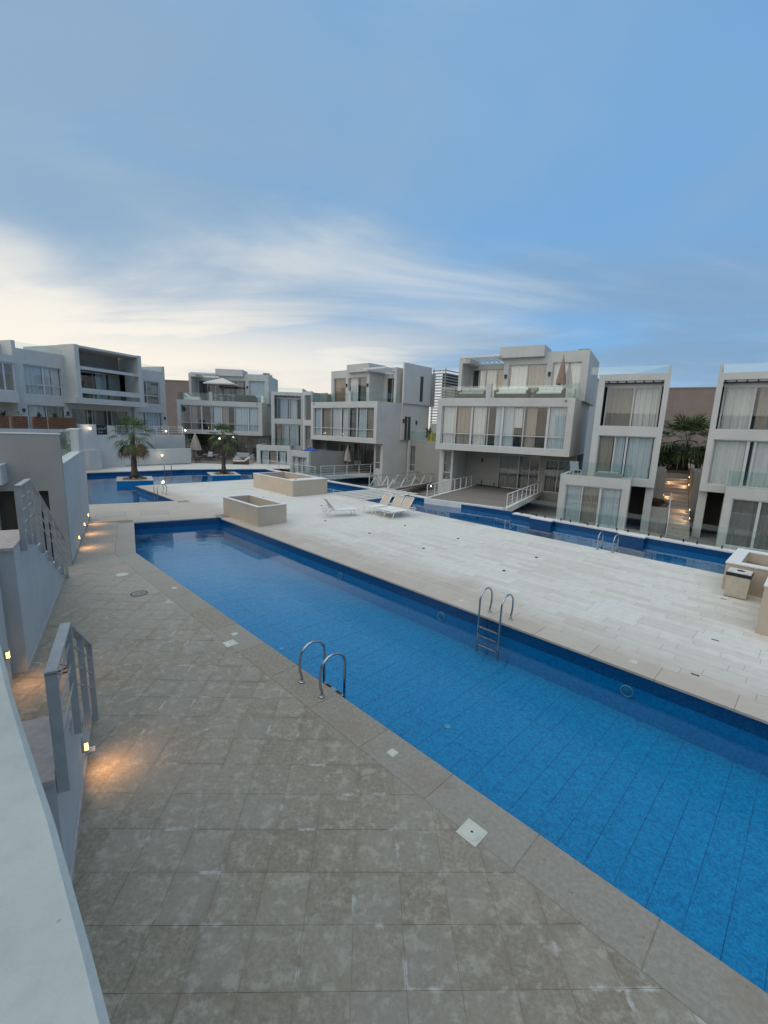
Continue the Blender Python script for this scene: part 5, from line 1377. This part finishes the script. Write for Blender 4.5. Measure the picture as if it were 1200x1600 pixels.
for k in range(220):
    a = Rn.uniform(0, 6.28); b_ = Vector((-.35 + Rn.gauss(0, .16), Rn.gauss(0, .16), Rn.uniform(.3, 1.1))); d = Vector((Rn.gauss(0, .1), Rn.gauss(0, .1), Rn.gauss(0.05, .08))); e = Vector((-d.y, d.x, 0)) * .4
    mb.add([b_, b_ + d + e, b_ + 2 * d, b_ + d - e], [(0, 1, 2, 3)])
mb.obj('plant', 'palm_leaf', pt)
t = thing('closed_parasol', 'dark folded parasol leaning in the corner beside yellow pot', 'parasol', an.world(13.7, 5.6, 3.5), an.rz)
MB().tube([(0, 0, 0), (.1, 0, 1.9)], .03, 8).obj('pole', 'dark_metal', t)
MB().lathe([(.05, .6), (.22, .75), (.16, 1.3), (.04, 1.85)], 10).obj('canopy', 'canvas_black', t, True)

# ------------------------------------------------------------------ parasols
def parasol_closed(label, loc, h, mat, r=.24):
    t = thing('closed_parasol', label, 'parasol', loc, 0)
    MB().lathe([(.28, 0), (.28, .06), (.08, .1)], 18).obj('base', 'dark_metal', t)
    MB().tube([(0, 0, .08), (0, 0, h)], .028, 10).obj('pole', 'plastic_white', t, True)
    n = 24; prof = [(1.08, .38), (1.0, .46), (.80, .60), (.50, .78), (.24, .93), (.10, 1.0)]; vs = []; fs = []
    for rr, zz in prof:
        for j in range(n):
            a = 2 * math.pi * j / n; k = 1 + (.42 if j % 3 == 0 else -.22) * (1 if rr > .3 else .2)
            vs.append((r * rr * k * math.cos(a), r * rr * k * math.sin(a), h * zz + (.06 * math.sin(j * 2.1) if zz < .5 else 0)))
    for i in range(len(prof) - 1):
        for j in range(n): fs.append((i * n + j, i * n + (j + 1) % n, (i + 1) * n + (j + 1) % n, (i + 1) * n + j))
    MB().add(vs, fs).obj('canopy', mat, t, True)
    MB().lathe([(.03, h - .01), (.05, h + .04), (.01, h + .1)], 10).obj('finial', mat, t)
parasol_closed('folded taupe parasol on the sofa roof terrace by the window', v4.world(8.85, 1.7, 7.0), 3.15, 'umbrella_taupe', .25)
parasol_closed('folded beige parasol standing in the shade under the yellow-pot villa', v3.world(4.9, .8, 0), 2.75, 'umbrella_beige', .30)
parasol_closed('tall folded grey parasol at the corner of the lounge deck', v2.world(2.6, -1.6, 0), 3.2, 'umbrella_beige', .5)
t = thing('open_parasol', 'open pale square sunshade over roof terrace dining set', 'parasol', v2.world(5.1, 1.4, 7.12), v2.rz)
MB().tube([(0, 0, .1), (0, 0, 2.75)], .03, 10).obj('pole', 'dark_metal', t, True)
MB().lathe([(.3, 0), (.3, .07), (.05, .1)], 16).obj('base', 'dark_metal', t)
s = 1.75; hh = 2.1; vs = [(0, 0, 2.85)] + [(s * x, s * y_, hh) for x, y_ in ((-1, -1), (0, -1), (1, -1), (1, 0), (1, 1), (0, 1), (-1, 1), (-1, 0))]
vs += [(x, y_, z - .14) for x, y_, z in vs[1:9]]
MB().add(vs, [(0, i, i % 8 + 1) for i in range(1, 9)] + [(i, i + 8, i % 8 + 9, i % 8 + 1) for i in range(1, 9)]).obj('canopy', 'umbrella_pale', t)
for k in range(8):
    a, b_ = Vector((0, 0, 2.7)), Vector(vs[k + 1]) - Vector((0, 0, .04)); MB().bar(a, b_, .025, .025).obj('rib', 'dark_metal', t)

# ------------------------------------------------------------------ furniture
def sofa(label, loc, rz, w=1.9, body='rattan', cush='cushion', name='outdoor_sofa', arms=True, backr=True):
    t = thing(name, label, 'sofa', loc, rz)
    MB().bbox(-w / 2, w / 2, -.42, .42, .06, .34, .02).obj('base', body, t)
    MB().box(-w / 2 + .05, -w / 2 + .12, -.35, -.28, 0, .06).box(w / 2 - .12, w / 2 - .05, -.35, -.28, 0, .06).box(-w / 2 + .05, -w / 2 + .12, .28, .35, 0, .06).box(w / 2 - .12, w / 2 - .05, .28, .35, 0, .06).obj('feet', 'dark_metal', t)
    if backr: MB().bbox(-w / 2, w / 2, .30, .42, .342, .78, .02).obj('backrest', body, t)
    if arms:
        for s in (-1, 1): MB().bbox(s * w / 2 - (.14 if s > 0 else 0), s * w / 2 + (0 if s > 0 else .14), -.42, .298, .342, .60, .02).obj('armrest', body, t)
    n = max(1, round(w / .75))
    for k in range(n):
        a = -w / 2 + .15 + (w - .3) * k / n; b_ = a + (w - .3) / n - .02
        MB().bbox(a, b_, -.42, .16, .342, .48, .04).obj('seat_cushion', cush, t)
        if backr: MB().bbox(a, b_, .165, .296, .35, .86, .05).obj('back_cushion', cush, t)
def sunbed(label, loc, rz, body='rattan', cush='cushion'):
    t = thing('lounge_bed', label, 'lounge bed', loc, rz)
    MB().bbox(-.9, .9, -.36, .36, .05, .30, .02).obj('base', body, t)
    MB().box(-.8, -.7, -.3, .3, 0, .05).box(.7, .8, -.3, .3, 0, .05).obj('feet', 'dark_metal', t)
    MB().bbox(-.88, .35, -.33, .33, .302, .40, .03).obj('mattress', cush, t)
    MB().add([(.35, -.33, .302), (.35, .33, .302), (.92, .33, .72), (.92, -.33, .72), (.33, -.33, .40), (.33, .33, .40), (.86, .33, .82), (.86, -.33, .82)], [(3, 2, 1, 0), (4, 5, 6, 7), (0, 1, 5, 4), (1, 2, 6, 5), (2, 3, 7, 6), (3, 0, 4, 7)]).obj('backrest', cush, t)
def chair(label, loc, rz, body='rattan_grey', cush='cushion'):
    t = thing('garden_chair', label, 'chair', loc, rz)
    for x in (-.24, .24):
        for y_ in (-.24, .24): MB().box(x - .02, x + .02, y_ - .02, y_ + .02, 0, .40).obj('leg', body, t)
    MB().bbox(-.27, .27, -.27, .27, .40, .46, .01).obj('seat', cush, t)
    MB().add([(-.27, .22, .46), (.27, .22, .46), (.27, .40, .95), (-.27, .40, .95), (-.27, .27, .46), (.27, .27, .46), (.27, .44, .95), (-.27, .44, .95)], [(0, 1, 2, 3), (7, 6, 5, 4), (0, 4, 5, 1), (2, 6, 7, 3), (1, 5, 6, 2), (0, 3, 7, 4)]).obj('backrest', cush, t)
def table(label, loc, rz, w=1.4, d=.8, h=.72, mat='rattan_grey'):
    t = thing('garden_table', label, 'table', loc, rz)
    MB().bbox(-w / 2, w / 2, -d / 2, d / 2, h - .05, h, .008).obj('tabletop', mat, t)
    for x in (-w / 2 + .08, w / 2 - .08):
        for y_ in (-d / 2 + .08, d / 2 - .08): MB().box(x - .03, x + .03, y_ - .03, y_ + .03, 0, h - .05).obj('leg', mat, t)
L4 = lambda x, y_, z=7.12: tuple(v4.world(x, y_, z))
sofa('long dark sofa with pale cushions on roof terrace, beside the white post', L4(5.6, .95), v4.rz, 2.5)
sofa('dark corner sofa at the end of the roof terrace under the folded parasol', L4(8.3, .95), v4.rz, 2.0)
sofa('low dark lounge seat on the roof terrace behind the left glass', L4(2.5, 1.0), v4.rz, 2.3, 'rattan', 'cushion_grey')
table('low dark table between the roof terrace sofas', L4(7.05, 1.3), v4.rz, .7, .6, .45, 'rattan')
L2 = lambda x, y_, z=0.006: tuple(v2.world(x, y_, z))
sunbed('brown rattan lounge bed with white towel at the palm end of lounge deck', L2(1.9, -4.9), v2.rz + math.pi * .92, 'rattan_brown')
sunbed('brown rattan lounge bed with white towel beside small white railing', L2(8.9, -5.0), v2.rz + R(20), 'rattan_brown')
table('small brown rattan side table between the two lounge beds', L2(4.0, -4.9), v2.rz, .55, .5, .5, 'rattan_brown')
sofa('pale rattan two-seat sofa against the back of the lounge deck', L2(7.3, 1.8), v2.rz, 1.9, 'rattan_grey', 'cushion')
chair('white cushioned chair at the lounge dining table facing the pool', L2(3.9, -.6), v2.rz)
chair('white cushioned chair turned sideways at the lounge dining table', L2(5.6, -.9), v2.rz + R(-80))
chair('grey chair at the lounge dining table near the folded grey parasol', L2(2.9, -1.5), v2.rz + R(80), 'rattan_grey', 'cushion_grey')
table('grey dining table on the lounge deck behind the taller palm', L2(4.4, -1.6), v2.rz, 1.7, .9)
prof = [(.45, 0), (.6, .18), (.5, .42), (.2, .66), (.05, .72)]
o = MB().lathe(prof, 14).obj('bean_bag', 'cushion_grey', None, True); o.location = L2(7.9, -3.0); tag(o, 'grey bean bag slumped beside the white-towel lounge bed', 'bean bag')
sunbed('white sunbed with raised back on the sunshade villa roof', tuple(v2.world(1.6, .9, 7.12)), v2.rz + math.pi, 'plastic_white')
table('dark dining table under the open pale sunshade', tuple(v2.world(5.2, 1.6, 7.12)), v2.rz, 1.5, .85, .72, 'rattan')
chair('dark chair left of the table under the open sunshade', tuple(v2.world(4.1, 1.6, 7.12)), v2.rz + R(90), 'rattan', 'rattan')
chair('dark chair right of the table under the open sunshade', tuple(v2.world(6.3, 1.6, 7.12)), v2.rz - R(90), 'rattan', 'rattan')
sofa('dark low sofa behind roof glass beyond the open sunshade', tuple(v2.world(8.1, .9, 7.12)), v2.rz + math.pi, 2.6, 'rattan', 'rattan')
Lw = lambda x, y_, z=2.02: tuple(w4.world(x, y_, z))
sofa('grey cushioned bench on the garden-room roof before the twisted curtain', Lw(13.0, -2.9), w4.rz, 1.5, 'rattan_grey', 'cushion_grey', arms=False, backr=False)
chair('pale wire chair on the garden-room roof near the timber deck', Lw(11.1, -2.8), w4.rz + R(30), 'plastic_white', 'cushion_grey')
sofa('dark folding furniture stacked at the end of the closed-parasol deck', tuple(v3.world(3.0, 1.6, 0.006)), v3.rz, 2.0, 'rattan', 'rattan')
# the doorway clutter of the bare deck
for x, hgt_, lab in ((2.9, .5, 'short bare pipe stub standing by the villa wall'), (4.0, .42, 'black pipe stub standing by the villa door')):
    o = MB().tube([(0, 0, 0), (0, 0, hgt_)], .04, 8).obj('pipe_stub', 'dark_metal'); o.location = v4.world(x, 3.6, 0.006); tag(o, lab, 'pipe')
mb = MB(); Rn = random.Random(8)
for k in range(26): 
    x = Rn.uniform(2.3, 4.4); mb.box(x, x + Rn.uniform(.1, .35), 3.62 + Rn.uniform(0, .2), 3.9, 0.007, .05 + Rn.uniform(0, .06))
o = mb.obj('rubble', 'dark_metal'); o.location = tuple(v4.t.location); o.rotation_euler = (0, 0, v4.rz); tag(o, 'dark strip of swept rubble along the villa wall on the bare deck', 'rubble')

# ------------------------------------------------------------------ roof units
def roofpt(h, x, y_, z): return tuple(h.world(x, y_, z))
for h, nm in ((v4, 'sofa-terrace villa'), (v2, 'sunshade villa'), (v3, 'yellow-pot villa')):
    ac_unit('grey cooling unit near the roof corner of the ' + nm, roofpt(h, 9.6, 5.6, 10.45), h.rz, .8, .5, .75)
    ac_unit('grey cooling unit at the rear of the ' + nm + ' roof', roofpt(h, 9.5, 7.6, 10.45), h.rz, .8, .5, .7)
t = thing('roof_rail', 'thin metal roof rail on the sunshade villa', 'railing', roofpt(v2, 8.2, 8.4, 10.6), v2.rz)
MB().tube([(0, 0, 0), (0, 0, .7), (1.6, 0, .7), (1.6, 0, 0)], .025, 6).obj('rail_frame', 'rail_paint', t)

# ------------------------------------------------------------------ lit lamps on walls
def globe(label, loc, r=.085, energy=2):
    t = thing('garden_light', label, 'lamp', loc, 0, 'round lit garden lamps')
    MB().lathe([(.05, -r * 1.3), (.06, -r * .8)], 10).obj('socket', 'dark_metal', t)
    MB().lathe([(.03, -r), (r * .75, -r * .65), (r, 0), (r * .75, r * .65), (.03, r)], 12).obj('globe', 'lamp_white', t, True)
    ld = bpy.data.lights.new('globe_light', 'POINT'); ld.energy = energy; ld.color = (1, .78, .5); ld.shadow_soft_size = r
    lo = link('globe_glow', ld, t); lo.location = (0, -.25, .1)
globe('round lit lamp on the terrace wall beside the black banner', tuple(terr.world(1.75, -5.45, 3.62)))
globe('round lit lamp low on the wall by the pool pavement', (-27.2, 41.0, 0.72))
globe('round lit lamp on terrace railing behind the palm with dead fronds', tuple(terr.world(9.9, -5.4, 3.45)))
globe('round lit lamp on the terrace railing near the dark hedge', tuple(terr.world(12.5, -5.4, 3.55)))
globe('round lit lamp above the far-bank ladder', (-22.9, 45.3, 1.05))
globe('round lit lamp hanging in the shaded lounge', tuple(v2.world(4.6, 1.2, 2.55)), .12, 8)
globe('round lit lamp beside the truss bridge end', (5.2, 45.6, 0.6), .08, 1.5)
globe('round lit lamp low on the walk under the truss bridge', (4.3, 41.0, -0.55), .05, 1.5)
